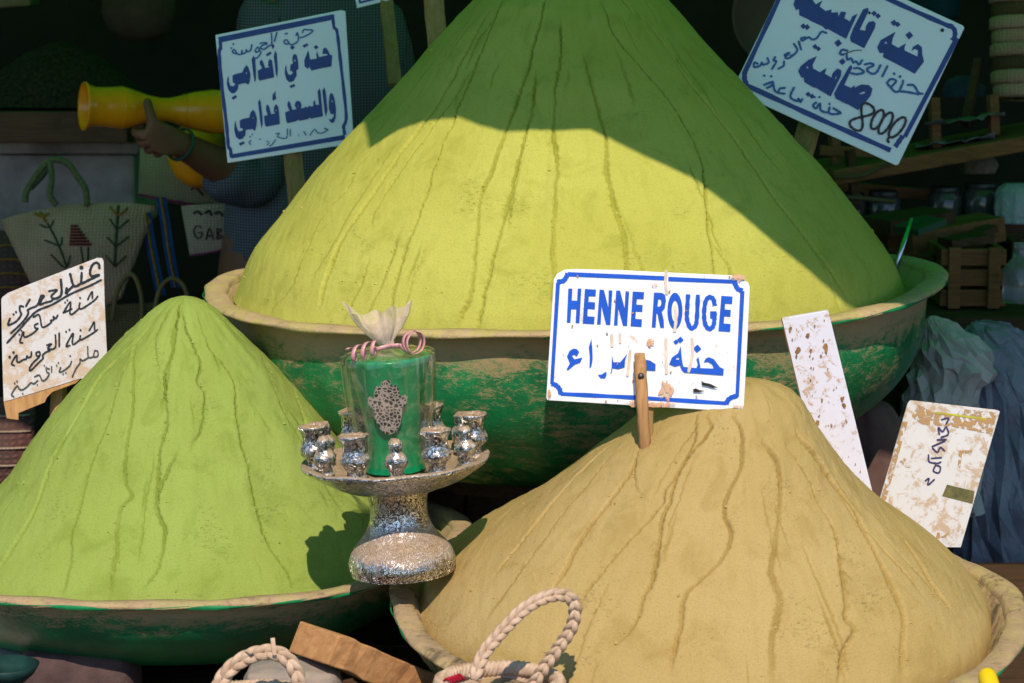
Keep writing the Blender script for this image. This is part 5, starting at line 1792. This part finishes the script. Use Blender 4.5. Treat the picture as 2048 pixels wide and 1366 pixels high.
sh = thing('wall_shelf', 'brown plank shelf at the left holding the dark herb heap', 'shelf', P(110, 275, 5.4))
a_, b_ = P(-120, 245, 5.45), P(275, 245, 5.45)
v, f = box_between(a_, b_, 0.30, 0.066)
bevel(mesh('board', v, f, wood('shelf_wood', (0.17, 0.085, 0.05), (0.09, 0.045, 0.03), axis=0), sh, smooth=False), 0.004)
for x in (-60, 230):
    v, f = box_between(P(x, 300, 5.58), P(x, 380, 5.6), 0.03, 0.03)
    mesh('bracket', v, f, M_WOOD_DK, sh, smooth=False)
chs = thing('painted_chest', 'chalky white painted chest under the left shelf', 'chest', P(120, 470, 5.6))
pc0 = P(-80, 283, 5.55)
pc1 = P(268, 470, 5.55)
M_CHEST = plain('chalky_white', (0.50, 0.46, 0.42), 0.9, 0.45, 7, 0.3, (0.17, 0.15, 0.13))
v, f = box(pc0.x, pc1.x, pc0.y, pc0.y + 0.35, pc1.z, pc0.z - 0.03)
bevel(mesh('chest_body', v, f, M_CHEST, chs, smooth=False), 0.008)
v, f = box(pc0.x - 0.01, pc1.x + 0.01, pc0.y - 0.012, pc0.y + 0.36, pc0.z - 0.027, pc0.z - 0.001)
bevel(mesh('lid', v, f, M_CHEST, chs, smooth=False), 0.005)

# herb heap
N_ = 60
v, f = [], []
c0 = P(120, 208, 5.45)
for j in range(N_ + 1):
    for i in range(N_ + 1):
        x = (i / N_ - 0.5) * 2
        y = (j / N_ - 0.5) * 2
        r = min(1.0, math.hypot(x, y))
        h = 0.13 * (1 - r ** 1.6) + float(fbm(np.array(x * 14 + 3.3), np.array(y * 14), 3)) * 0.035 * (1 - r)
        v.append((c0.x + x * 0.21, c0.y + y * 0.14, c0.z + h))
for j in range(N_):
    for i in range(N_):
        f.append((j * (N_ + 1) + i, j * (N_ + 1) + i + 1, (j + 1) * (N_ + 1) + i + 1, (j + 1) * (N_ + 1) + i))
o = mesh('herb_heap', v, f, plain('dried_herb', (0.060, 0.040, 0.022), 1.0, 0.6, 140, 1.0), base=c0)
tag(o, 'heap of dark dried herbs on the left shelf', 'herbs')
# clay pot hanging at the top
c0 = P(277, -20, 5.6)
v, f = lathe([(0.0, -0.115), (0.04, -0.112), (0.07, -0.09), (0.083, -0.05), (0.080, -0.01), (0.066, 0.03), (0.058, 0.06), (0.068, 0.075), (0.06, 0.077), (0.05, 0.05), (0.0, 0.0)], 40, c0)
o = fix_normals(mesh('clay_pot', v, f, plain('dark_clay', (0.10, 0.062, 0.04), 0.9, 0.3, 12, 0.3), base=c0 + Vector((0, 0, -0.115))))
tag(o, 'round dark clay pot hanging at the top left', 'pot')
# pale carton at the top left corner
c0 = P(10, -25, 5.7)
v, f = box_between(P(-70, -5, 5.7), P(68, -14, 5.7), 0.12, 0.055)
o = mesh('carton', v, f, plain('carton_tan', (0.22, 0.16, 0.08), 0.9, 0.3, 12), base=P(-1, 20, 5.7), smooth=False)
tag(bevel(o, 0.003), 'tan carton in the top left corner', 'carton')


# yellow vase held in the hand
M_YV = Mat('yellow_glaze')
M_YV.set(color=M_YV.mix(M_YV.ramp(M_YV.noise(14.0), [(0.3, 0), (0.7, 1)]), (0.78, 0.26, 0.004), (0.98, 0.38, 0.010)), rough=0.22, spec=0.5)


def axis_lathe(a, b, prof, n=40):
    """prof: (fraction along a-b, radius)"""
    a, b = Vector(a), Vector(b)
    t = (b - a).normalized()
    s = t.cross(Vector((0, 0, 1))).normalized()
    u = s.cross(t)
    v, f = [], []
    k = len(prof)
    for i in range(n):
        th = 2 * math.pi * i / n
        for fr_, r in prof:
            v.append(a + (b - a) * fr_ + s * (r * math.cos(th)) + u * (r * math.sin(th)))
    for i in range(n):
        i2 = (i + 1) % n
        for j in range(k - 1):
            f.append((i * k + j, i2 * k + j, i2 * k + j + 1, i * k + j + 1))
    return v, f


va, vb = P(166, 212, 4.66), P(486, 226, 4.78)
pr = [(0.30, 15), (0.06, 36), (0.01, 43), (0.0, 48), (0.012, 49), (0.03, 44), (0.07, 39.5), (0.14, 40), (0.23, 43), (0.27, 41), (0.33, 35), (0.40, 28), (0.47, 24), (0.53, 24), (0.58, 28), (0.68, 38), (0.80, 45), (0.90, 44), (0.97, 38), (1.0, 30), (1.0, 0)]
pr = [(a, M(4.7, b)) for a, b in pr]
v, f = axis_lathe(va, vb, pr)
vt = thing('yellow_vase', 'yellow glazed double-bulb vase held sideways in a hand', 'vase', P(320, 226, 4.72))
fix_normals(mesh('vase_body', v, f, M_YV.m, vt))
for fr_, r in ((0.235, 43.3), (0.62, 33.2)):
    v, f = axis_lathe(va.lerp(vb, fr_ - 0.006), va.lerp(vb, fr_ + 0.006), [(0, M(4.7, r - 0.6)), (0.5, M(4.7, r + 0.5)), (1, M(4.7, r - 0.6))])
    mesh('ridge', v, f, M_YV.m, vt)
# yellow dish edge below the arm
da, db = P(398, 322, 4.98), P(402, 306, 5.06)
v, f = axis_lathe(da, db, [(0.0, 0.0), (0.0, 0.04), (0.4, 0.062), (0.9, 0.068), (1.0, 0.066), (0.5, 0.055), (0.2, 0.035), (0.2, 0.0)])
o = fix_normals(mesh('yellow_dish', v, f, M_YV.m, base=da))
tag(o, 'yellow glazed dish seen edge-on below the arm', 'dish')


# ------------------------------------------------------------------ person holding the vase
def skin(name, verts, edges, mat, parent, sub=2, root=0):
    b = BASES[parent]
    me = bpy.data.meshes.new(name)
    me.from_pydata([tuple(Vector(p) - b) for p, r in verts], edges, [])
    me.materials.append(mat)
    o = bpy.data.objects.new(name, me)
    link(o, parent)
    BASES[o] = b
    m = o.modifiers.new('skin', 'SKIN')
    m.use_smooth_shade = True
    if not me.skin_vertices:
        me.skin_vertices.new()
    for i, (p, r) in enumerate(verts):
        d_ = me.skin_vertices[0].data[i]
        d_.radius = r if isinstance(r, tuple) else (r, r)
        d_.use_root = i == root
    s_ = o.modifiers.new('sub', 'SUBSURF')
    s_.levels = s_.render_levels = sub
    return o


def chain(pts):
    return [(i, i + 1) for i in range(len(pts) - 1)]


M_SKIN = plain('brown_skin', (0.22, 0.095, 0.052), 0.55, 0.15, 20, 0.0)
M_SHIRT = Mat('grey_checked_shirt')
so = M_SHIRT.coord('Object')
wv = []
for d_ in ('X', 'Z'):
    w_ = M_SHIRT.new('ShaderNodeTexWave', bands_direction=d_)
    w_.inputs['Scale'].default_value = 55
    M_SHIRT.link(so, w_.inputs['Vector'])
    wv.append(w_.outputs['Fac'])
chk = M_SHIRT.ramp(M_SHIRT.math('MULTIPLY', wv[0], wv[1]), [(0.15, 0), (0.5, 1)])
M_SHIRT.set(color=M_SHIRT.mix(chk, (0.06, 0.07, 0.09), (0.17, 0.18, 0.21)), rough=0.95, spec=0.1)
M_SHIRT.bump(M_SHIRT.noise(9.0, 3, 0.5, so), 0.5, 0.02)
M_SHIRT = M_SHIRT.m
D_ = 4.98
ft = P(640, 683, D_)
pe = thing('person', 'person in a grey checked shirt leaning over, holding out the yellow vase', 'person', (ft.x, ft.y, 0.0))
hip = Vector((ft.x - 0.07, ft.y + 0.05, 0.92))
kneeL, kneeR = Vector((ft.x - 0.06, ft.y - 0.02, 0.50)), Vector((ft.x + 0.16, ft.y + 0.06, 0.50))
footL, footR = Vector((ft.x - 0.08, ft.y + 0.04, 0.08)), Vector((ft.x + 0.18, ft.y + 0.1, 0.08))
sp1, sp2, ch_ = P(575, 430, D_), P(605, 270, D_), P(645, 90, D_ - 0.02)
nk, hd = P(640, -70, D_ - 0.06), P(628, -190, D_ - 0.10)
shL, shR = P(545, 55, D_ - 0.10), P(752, 70, D_ + 0.06)
elL, wrL = P(505, 372, D_ - 0.12), P(352, 284, 4.70)
mfL = P(430, 326, 4.79)
elR, wrR = P(770, 380, D_ + 0.12), P(760, 560, D_ - 0.02)
knk = P(318, 272, 4.665)
bv = [(hip, (0.13, 0.10)), (sp1, (0.13, 0.09)), (sp2, (0.14, 0.10)), (ch_, (0.15, 0.10)), (nk, 0.055), (hd, 0.085), (hd + Vector((-0.01, -0.02, 0.10)), 0.075),
      (shL, 0.06), (elL, 0.042), (mfL, 0.037), (wrL, 0.026), (knk, (0.040, 0.020)),
      (shR, 0.06), (elR, 0.042), (wrR, 0.028), (wrR + Vector((0, -0.02, -0.09)), (0.035, 0.018)),
      (hip + Vector((-0.09, 0, -0.06)), 0.08), (kneeL, 0.058), (footL, 0.042), (footL + Vector((-0.04, -0.14, -0.04)), 0.035),
      (hip + Vector((0.09, 0, -0.06)), 0.08), (kneeR, 0.058), (footR, 0.042), (footR + Vector((0.02, -0.14, -0.04)), 0.035)]
be = [(0, 1), (1, 2), (2, 3), (3, 4), (4, 5), (5, 6), (3, 7), (7, 8), (8, 9), (9, 10), (10, 11), (3, 12), (12, 13), (13, 14), (14, 15), (0, 16), (16, 17), (17, 18), (18, 19), (0, 20), (20, 21), (21, 22), (22, 23)]


# fingers rooted in the knuckles of the body mesh
def finger(pts, r0):
    i0 = len(bv)
    for k, p in enumerate(pts):
        bv.append((p, r0 * (1 - 0.10 * k)))
    be.append((11, i0))
    for k in range(len(pts) - 1):
        be.append((i0 + k, i0 + k + 1))


finger([P(305, 246, 4.650), P(299, 222, 4.655), P(293, 198, 4.668)], 0.0105)
finger([P(292, 268, 4.650), P(272, 268, 4.662), P(268, 262, 4.69), P(285, 250, 4.715)], 0.0095)
finger([P(298, 284, 4.655), P(281, 288, 4.675), P(279, 274, 4.71), P(295, 255, 4.74)], 0.0095)
finger([P(308, 297, 4.664), P(295, 302, 4.69), P(294, 286, 4.725), P(308, 262, 4.75)], 0.009)
finger([P(324, 303, 4.675), P(314, 310, 4.70), P(312, 296, 4.73), P(322, 275, 4.75)], 0.008)
skin('body', bv, be, M_SKIN, pe)
sv = [(hip + Vector((0, 0, -0.04)), (0.165, 0.13)), (sp1, (0.14, 0.125)), (sp2, (0.155, 0.125)), (ch_, (0.165, 0.12)), (nk + Vector((0, 0, -0.06)), 0.07),
      (shL, 0.082), (shL.lerp(elL, 0.5) + Vector((0.0, 0, 0)), 0.072), (elL, (0.066, 0.072)), (elL.lerp(mfL, 0.5), (0.060, 0.066)), (mfL + Vector((0.010, 0.01, 0.004)), (0.060, 0.068)),
      (shR, 0.085), (elR, 0.062), (elR.lerp(wrR, 0.6), 0.052)]
se = [(0, 1), (1, 2), (2, 3), (3, 4), (3, 5), (5, 6), (6, 7), (7, 8), (8, 9), (3, 10), (10, 11), (11, 12)]
sh_ = skin('shirt', sv, se, M_SHIRT, pe)
tx = bpy.data.textures.new('cloth_folds', 'CLOUDS')
tx.noise_scale = 0.09
md = sh_.modifiers.new('folds', 'DISPLACE')
md.texture = tx
md.strength = 0.035
md.texture_coords = 'LOCAL'
pv = [(hip + Vector((0, 0, 0.02)), (0.15, 0.12)), (hip + Vector((-0.09, 0, -0.08)), 0.10), (kneeL, 0.078), (footL + Vector((0, 0, 0.04)), 0.068), (hip + Vector((0.09, 0, -0.08)), 0.10), (kneeR, 0.078), (footR + Vector((0, 0, 0.04)), 0.068)]
skin('trousers', pv, [(0, 1), (1, 2), (2, 3), (0, 4), (4, 5), (5, 6)], plain('dark_trousers', (0.03, 0.03, 0.035), 0.95), pe)
M_HAIR = plain('black_hair', (0.012, 0.01, 0.009), 0.7)
skin('hair', [(hd + Vector((0.0, 0.03, 0.04)), 0.085), (hd + Vector((-0.005, 0.015, 0.13)), 0.07)], [(0, 1)], M_HAIR, pe)
for sx_ in (-0.032, 0.032):
    e_ = hd + Vector((sx_ - 0.01, -0.088, 0.03))
    v, f = lathe([(0.0, -0.011), (0.008, -0.008), (0.011, 0), (0.008, 0.008), (0.0, 0.011)], 12, e_)
    mesh('eye', v, f, plain('eye_white', (0.6, 0.58, 0.55), 0.3), pe)
v, f = tube(smooth_path([hd + Vector((-0.01, -0.088, 0.03)), hd + Vector((-0.01, -0.112, -0.005)), hd + Vector((-0.01, -0.092, -0.012))], 4), [0.008] * 4 + [0.012] * 5, 8)
mesh('nose', v, f, M_SKIN, pe)
v, f = tube(smooth_path([hd + Vector((-0.035, -0.078, -0.04)), hd + Vector((-0.01, -0.09, -0.042)), hd + Vector((0.015, -0.078, -0.04))], 4), 0.005, 8)
mesh('mouth', v, f, plain('lips', (0.2, 0.06, 0.05), 0.5), pe)
wrc = wrL.lerp(mfL, 0.12)
tdir = (mfL - wrL).normalized()
v, f = [], []
path = []
s1 = tdir.cross(Vector((0, 0, 1))).normalized()
s2 = s1.cross(tdir)
for k in range(25):
    a = 2 * math.pi * k / 24
    path.append(wrc + s1 * (0.031 * math.cos(a)) + s2 * (0.031 * math.sin(a)))
v, f = tube(path, 0.003, 6, caps=False)
mesh('bracelet', v, f, plain('green_thread', (0.02, 0.10, 0.07), 0.7), pe)

# ------------------------------------------------------------------ inside the stall, right
M_SIEVE = plain('sieve_skin', (0.115, 0.080, 0.055), 0.9, 0.25, 8, 0.2)
sv_ = thing('round_sieve', 'large round brown sieve hanging behind the tilted sign', 'sieve', P(1570, 145, 4.95))
v, f = axis_lathe(P(1572, 30, 4.90), P(1572, 30, 4.98), [(0.25, 0.0), (0.25, 0.098), (0.0, 0.100), (0.0, 0.106), (1.0, 0.106), (1.0, 0.10), (0.3, 0.10)], 56)
mesh('frame', v, f, M_SIEVE, sv_)
v, f = axis_lathe(P(1572, 30, 4.93), P(1572, 30, 4.94), [(0, 0), (0, 0.097), (1, 0.097), (1, 0)], 56)
mesh('mesh_disc', v, f, plain('sieve_net', (0.09, 0.06, 0.04), 0.9, 0.3, 60), sv_)
bk_ = thing('teal_bucket', 'dark teal bucket at the top edge right of the tilted sign', 'bucket', P(1855, 38, 5.3))
v, f = lathe([(0.0, 0.0), (0.060, 0.0), (0.064, 0.006), (0.074, 0.15), (0.078, 0.16), (0.073, 0.16), (0.060, 0.01), (0.0, 0.008)], 40, P(1858, 36, 5.3))
fix_normals(mesh('bucket_body', v, f, plain('teal_plastic', (0.006, 0.055, 0.075), 0.4, 0.2, 10), bk_))
v, f = lathe([(0.0765, 0.135), (0.081, 0.14), (0.0795, 0.148), (0.0765, 0.148)], 40, P(1858, 36, 5.3), closed=True)
mesh('bucket_rim', v, f, plain('teal_plastic_rim', (0.006, 0.05, 0.07), 0.4, 0.2, 10), bk_)
rm_ = thing('rolled_mat', 'rolled straw mat standing on end at the right edge', 'mat', P(2040, 205, 5.0))
for k in range(9):
    y = 196 - 27 * k
    r = 0.050 + 0.004 * (k % 2)
    v, f = axis_lathe(P(2036 - k * 0.6, y, 5.0), P(2036 - k * 0.6, y - 26.5, 5.0), [(0, 0.01), (0, r * 0.93), (0.15, r), (0.85, r), (1, r * 0.93), (1, 0.01)], 32)
    mesh('mat_band', v, f, M_BAG if k not in (2, 6) else M_BAG_B, rm_)
sp_ = [P(2036, 198, 5.0) + Vector((0.0018 * k ** 1.0 * 0.62 * math.cos(k * 0.45), 0.0018 * k * 0.62 * math.sin(k * 0.45) - 0.0, -0.001)) for k in range(40)]
v, f = tube(sp_, 0.002, 5)
mesh('spiral_end', v, f, M_BAG_B, rm_)

ds = thing('display_shelf', 'sloping dark plank shelf with short posts at the right', 'shelf', P(1850, 350, 5.0))
v, f = box_between(P(1640, 347, 4.95), P(2110, 262, 5.0), 0.22, 0.030)
bevel(mesh('board', v, f, M_WOOD_MD, ds, smooth=False), 0.003)
for x, y0, y1 in ((1668, 270, 330), (1868, 196, 296), (1985, 190, 270)):
    v, f = box_between(P(x, y0, 4.93), P(x + 3, y1, 4.93), 0.018, 0.018)
    mesh('post', v, f, M_WOOD_MD, ds, smooth=False)
v, f = box_between(P(1640, 300, 4.92), P(1780, 306, 4.92), 0.016, 0.018)
mesh('rail', v, f, M_WOOD_MD, ds, smooth=False)
M_PAPER = plain('grey_paper', (0.17, 0.17, 0.18), 0.7, 0.3, 20)
for k, (x0, x1, y, lab) in enumerate(((1830, 1990, 296, 'lower crumpled grey paper sheet on the sloping shelf'), (1850, 2010, 262, 'upper crumpled grey paper sheet on the sloping shelf'))):
    v, f = [], []
    for j in range(7):
        for i in range(15):
            p_ = P(x0 + (x1 - x0) * i / 14, y - 3 - i * 1.5 - 5 * k, 4.90 + j * 0.02)
            p_.z += 0.012 * float(fbm(np.array(i * 0.8 + k * 9), np.array(j * 0.9), 3)) * 2 + 0.006 * k
            v.append(p_)
    for j in range(6):
        for i in range(14):
            f.append((j * 15 + i, j * 15 + i + 1, j * 15 + 16 + i, j * 15 + 15 + i))
    o = mesh('paper_sheet', v, f, M_PAPER, base=P((x0 + x1) / 2, y, 4.95))
    md = o.modifiers.new('solid', 'SOLIDIFY')
    md.thickness = 0.001
    tag(o, lab, 'paper')
# twigs
for lab, pts in (('curved bare twig below the tilted sign', [(1668, 355), (1720, 352), (1760, 335), (1800, 315)]), ('thin dry branch behind the shaded flank', [(1690, 395), (1740, 398), (1790, 404)])):
    v, f = tube(smooth_path([P(x, y, 4.8) for x, y in pts], 6), 0.0045, 7)
    o = mesh('twig', v, f, plain('twig_bark', (0.11, 0.08, 0.045), 0.9), base=P(*pts[0], 4.8))
    tag(o, lab, 'twig')

# lower counter with jars and crates
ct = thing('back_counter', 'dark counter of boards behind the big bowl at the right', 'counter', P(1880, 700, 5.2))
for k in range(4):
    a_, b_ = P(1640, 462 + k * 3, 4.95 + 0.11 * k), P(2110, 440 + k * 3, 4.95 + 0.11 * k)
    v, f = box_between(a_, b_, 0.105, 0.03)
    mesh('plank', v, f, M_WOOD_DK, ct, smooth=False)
M_JAR = Mat('dusty_jar_glass')
M_JAR.set(color=(0.10, 0.10, 0.10), rough=0.12, spec=0.6, trans=0.35)
M_LID = plain('dark_tin_lid', (0.09, 0.09, 0.09), 0.4, 0.3, 40, metal=0.6)
M_SPICE = plain('jar_contents', (0.09, 0.055, 0.03), 0.95, 0.4, 160, 0.5)
for k, (x, y, r, h, lab) in enumerate(((1700, 448, 30, 62, 'leftmost dusty spice jar on the back counter'), (1766, 446, 34, 64, 'dusty spice jar next to the shaded henna flank'), (1888, 440, 33, 66, 'dusty spice jar in the middle of the back counter'), (1962, 438, 38, 72, 'widest dusty spice jar, right of the others on the counter'))):
    d_ = 4.98
    b0 = P(x, y, d_)
    t = thing('spice_jar', lab, 'jar', b0, 'spice jars on the back counter')
    r, h = M(d_, r), M(d_, h)
    v, f = lathe([(0.0, 0.0), (r * 0.92, 0.0), (r, 0.004), (r, h * 0.72), (r * 0.82, h * 0.84), (r * 0.80, h * 0.9), (0, h * 0.9)], 32, b0)
    fix_normals(mesh('glass', v, f, M_JAR.m, t))
    v, f = lathe([(0.0, 0.003), (r * 0.93, 0.004), (r * 0.93, h * 0.55), (0.0, h * 0.6)], 24, b0)
    mesh('contents', v, f, M_SPICE, t)
    v, f = lathe([(r * 0.86, h * 0.86), (r * 0.88, h * 0.88), (r * 0.88, h), (r * 0.84, h * 1.02), (0, h * 1.02)], 32, b0)
    fix_normals(mesh('lid', v, f, M_LID, t))


def crate(label, px0, px1, y0, y1, d, depth, mat, rows=3):
    a, b = P(px0, y1, d), P(px1, y0, d)
    t = thing('wooden_crate', label, 'crate', Vector(((a.x + b.x) / 2, a.y + depth / 2, a.z)), 'wooden crates at the right')
    h = (b.z - a.z) / rows
    for k in range(rows):
        z0, z1 = a.z + k * h + 0.003, a.z + (k + 1) * h - 0.004
        for (x0, x1, ya, yb) in ((a.x, b.x, a.y, a.y + 0.012), (a.x, b.x, a.y + depth - 0.012, a.y + depth), (a.x, a.x + 0.012, a.y + 0.013, a.y + depth - 0.013), (b.x - 0.012, b.x, a.y + 0.013, a.y + depth - 0.013)):
            v, f = box(x0, x1, ya, yb, z0, z1)
            bevel(mesh('slat', v, f, mat, t, smooth=False), 0.0015)
    for x in (a.x + 0.012, b.x - 0.034):
        v, f = box(x, x + 0.022, a.y - 0.011, a.y - 0.001, a.z, b.z)
        bevel(mesh('corner_post', v, f, mat, t, smooth=False), 0.0015)
    return t


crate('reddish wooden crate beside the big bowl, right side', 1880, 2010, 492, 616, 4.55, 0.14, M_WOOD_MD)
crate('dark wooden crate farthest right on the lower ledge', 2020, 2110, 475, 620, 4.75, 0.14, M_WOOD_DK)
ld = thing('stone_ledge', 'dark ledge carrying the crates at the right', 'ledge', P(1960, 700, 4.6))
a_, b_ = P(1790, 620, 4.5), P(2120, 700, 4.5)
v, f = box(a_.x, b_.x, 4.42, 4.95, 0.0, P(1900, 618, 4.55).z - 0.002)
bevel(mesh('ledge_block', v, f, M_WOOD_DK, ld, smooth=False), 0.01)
for k, (x0, y0, x1, y1, w) in enumerate(((1752, 452, 1880, 432, 0.03), (1800, 486, 1985, 452, 0.045))):
    v, f = box_between(P(x0, y0, 4.72), P(x1, y1, 4.78), 0.10, w, rough=0.0015, seg=6)
    o = mesh('loose_board', v, f, M_WOOD_MD if k else M_WOOD_DK, base=P(x0, y0, 4.72), smooth=False)
    tag(o, ('upper', 'lower')[k] + ' rough dark board lying behind the big bowl rim', 'board')
v, f = box_between(P(1812, 462, 4.55), P(1868, 440, 4.58), 0.07, 0.012)
o = mesh('green_board', v, f, plain('green_board_paint', (0.03, 0.08, 0.05), 0.8), base=P(1812, 462, 4.55), smooth=False)
tag(o, 'small green painted board end behind the metal rod', 'board')
# metal rod standing in the big bowl
v, f = tube([P(1788, 545, 4.12), P(1806, 490, 4.14), P(1824, 438, 4.16)], 0.0042, 12)
rod = Mat('steel_rod')
rod.set(color=(0.55, 0.62, 0.70), metal=1.0, rough=0.25)
o = mesh('metal_rod', v, f, rod.m, base=P(1788, 545, 4.12))
tag(o, 'thin shiny metal rod standing in the big bowl', 'rod')


def sack(name, label, cat, prof_px, d, mat, seed, pleat=0.10, flat=0.7, crease=0.0):
    """prof_px: (centre x, y, radius) from top to bottom"""
    r_ = random.Random(seed)
    pk_ = [(r_.randint(3, 11), r_.uniform(0, 6.3), r_.uniform(0.3, 1)) for _ in range(6)]
    pts = smooth_path([Vector(p) for p in prof_px], 3 if crease else 7)
    N = 30 if crease else 72
    v, f = [], []
    for j, p in enumerate(pts):
        c = P(p.x, p.y, d)
        R0 = max(0.001, M(d, p.z))
        for i in range(N):
            a = 2 * math.pi * i / N
            w = sum(q * math.sin(k * a + ph + j * 0.10 * (1 if k % 2 else -1)) for k, ph, q in pk_) / 2.6
            w = math.copysign(abs(w) ** 0.65, w)
            cr = float(fbm(np.array(a * 2.2 + seed), np.array(j * 0.35), 3))
            rr_ = R0 * (1 + pleat * w + 0.35 * pleat * cr * 6)
            jt = Vector((r_.uniform(-1, 1), r_.uniform(-1, 1), r_.uniform(-1, 1))) * (crease * R0)
            v.append(c + Vector((rr_ * math.cos(a), rr_ * flat * math.sin(a), 0)) + jt)
    for j in range(len(pts) - 1):
        for i in range(N):
            i2 = (i + 1) % N
            f.append((j * N + i, j * N + i2, j * N + N + i2, j * N + N + i))
    f.append(tuple(range(N)))
    f.append(tuple((len(pts) - 1) * N + i for i in range(N))[::-1])
    if crease:
        f = [t_ for q in f for t_ in ([(q[0], q[1], q[2]), (q[0], q[2], q[3])] if len(q) == 4 else [q])]
    o = mesh(name, v, f, mat, base=P(prof_px[-1][0], prof_px[-1][1], d), smooth=not crease)
    fix_normals(o)
    return tag(o, label, cat)


def poly_film(name, c, c2, tr):
    m = Mat(name)
    m.set(color=m.mix(m.ramp(m.noise(10.0, 4, 0.6, None, 0.5), [(0.3, 0), (0.7, 1)]), c2, c), rough=0.32, spec=0.5)
    t_ = m.new('ShaderNodeBsdfTransparent')
    x_ = m.new('ShaderNodeMixShader')
    x_.inputs[0].default_value = tr
    m.link(m.b.outputs[0], x_.inputs[1])
    m.link(t_.outputs[0], x_.inputs[2])
    m.link(x_.outputs[0], m.n['Material Output'].inputs['Surface'])
    vo_ = m.new('ShaderNodeTexVoronoi')
    vo_.inputs['Scale'].default_value = 14
    m.link(m.coord('Object', (1.6, 1.6, 0.7)), vo_.inputs['Vector'])
    b_ = m.bump(vo_.outputs['Distance'], 0.25, 0.02)
    m.bump(m.noise(26.0, 4, 0.6, None, 1.0), 0.4, 0.015, b_)
    return m.m


sack('plastic_bag', 'slack grey plastic bag with a folded corner beside the big bowl', 'bag', [(1868, 632, 6), (1880, 648, 30), (1900, 690, 66), (1905, 740, 80), (1880, 800, 74), (1868, 900, 82), (1870, 1020, 86)], 4.30, poly_film('grey_film', (0.50, 0.48, 0.46), (0.34, 0.33, 0.33), 0.12), 3, 0.12, crease=0.10)
sack('plastic_bag', 'tall dark blue plastic bag at the right edge behind the stained board', 'bag', [(1975, 645, 30), (1990, 670, 60), (2010, 760, 80), (2022, 900, 92), (2020, 1060, 100), (2015, 1180, 96)], 4.36, poly_film('blue_film', (0.24, 0.26, 0.34), (0.12, 0.13, 0.19), 0.08), 8, 0.14, crease=0.09)
sack('cloth_sack', 'brownish pink cloth sack between plank and stained board', 'sack', [(1725, 795, 20), (1738, 815, 48), (1748, 880, 66), (1748, 960, 70), (1748, 1040, 66)], 3.98, plain('sack_cloth', (0.17, 0.10, 0.085), 0.95, 0.3, 14, 0.4), 5, 0.05)
sack('plastic_roll', 'pale blue-grey plastic bundle at the right edge by the jars', 'bundle', [(2030, 366, 20), (2035, 380, 40), (2036, 410, 46), (2034, 446, 42)], 4.9, poly_film('pale_film', (0.32, 0.38, 0.42), (0.2, 0.25, 0.29), 0.0), 12, 0.06)
bt = P(2040, 604, 4.4)
v, f = lathe([(0.0, 0.0), (0.028, 0.0), (0.031, 0.006), (0.031, 0.06), (0.016, 0.078), (0.012, 0.10), (0.014, 0.104), (0.0, 0.104)], 28, bt)
bo = Mat('clear_bottle')
bo.set(color=(0.6, 0.65, 0.7), rough=0.06, trans=0.85, spec=0.6)
o = fix_normals(mesh('glass_bottle', v, f, bo.m, base=bt))
tag(o, 'small clear glass bottle at the right edge below the crates', 'bottle')

# odd lengths of wood jumbled on and under the back shelf
for lab, x0, y0, x1, y1, d0, d1, w, h in (
        ('short upright batten left of the sloping shelf', 1700, 300, 1712, 420, 4.86, 4.88, 0.022, 0.016),
        ('long dark batten slanting down behind the jars', 1660, 372, 1900, 392, 5.15, 5.1, 0.035, 0.02),
        ('batten leaning over the reddish crate', 1850, 520, 1985, 455, 4.60, 4.70, 0.028, 0.014),
        ('broken chair rung pointing up beside the rolled mat', 1930, 250, 1958, 120, 4.98, 5.02, 0.016, 0.016),
        ('thin lath crossing in front of the dark crate', 2010, 560, 2070, 470, 4.68, 4.72, 0.014, 0.008),
        ('flat offcut lying on top of the reddish crate', 1890, 486, 1975, 474, 4.60, 4.62, 0.06, 0.014)):
    v, f = box_between(P(x0, y0, d0), P(x1, y1, d1), w, h, rough=0.0015, seg=7)
    o = mesh('wood_offcut', v, f, rnd.choice((M_WOOD_DK, M_WOOD_MD)), base=P(x0, y0, d0), smooth=False)
    tag(o, lab, 'wood')
# folded cloths and a bundle on the dim upper shelf
M_CLOTHS = [plain('folded_cloth_%d' % k, c_, 0.95, 0.4, 20, 0.4) for k, c_ in enumerate(((0.16, 0.09, 0.05), (0.05, 0.08, 0.14), (0.20, 0.17, 0.12)))]
for k, (x, y, lab) in enumerate(((1690, 250, 'brown cloth bundle under the tilted sign'), (1925, 178, 'navy cloth bundle beside the rolled mat'), (1955, 330, 'drab cloth bundle below the sloping shelf'))):
    sack('cloth_bundle', lab, 'cloth', [(x, y - 26, 12), (x, y - 14, 32), (x + 3, y, 40), (x, y + 16, 36)], 5.12, M_CLOTHS[k], 40 + k, 0.10)
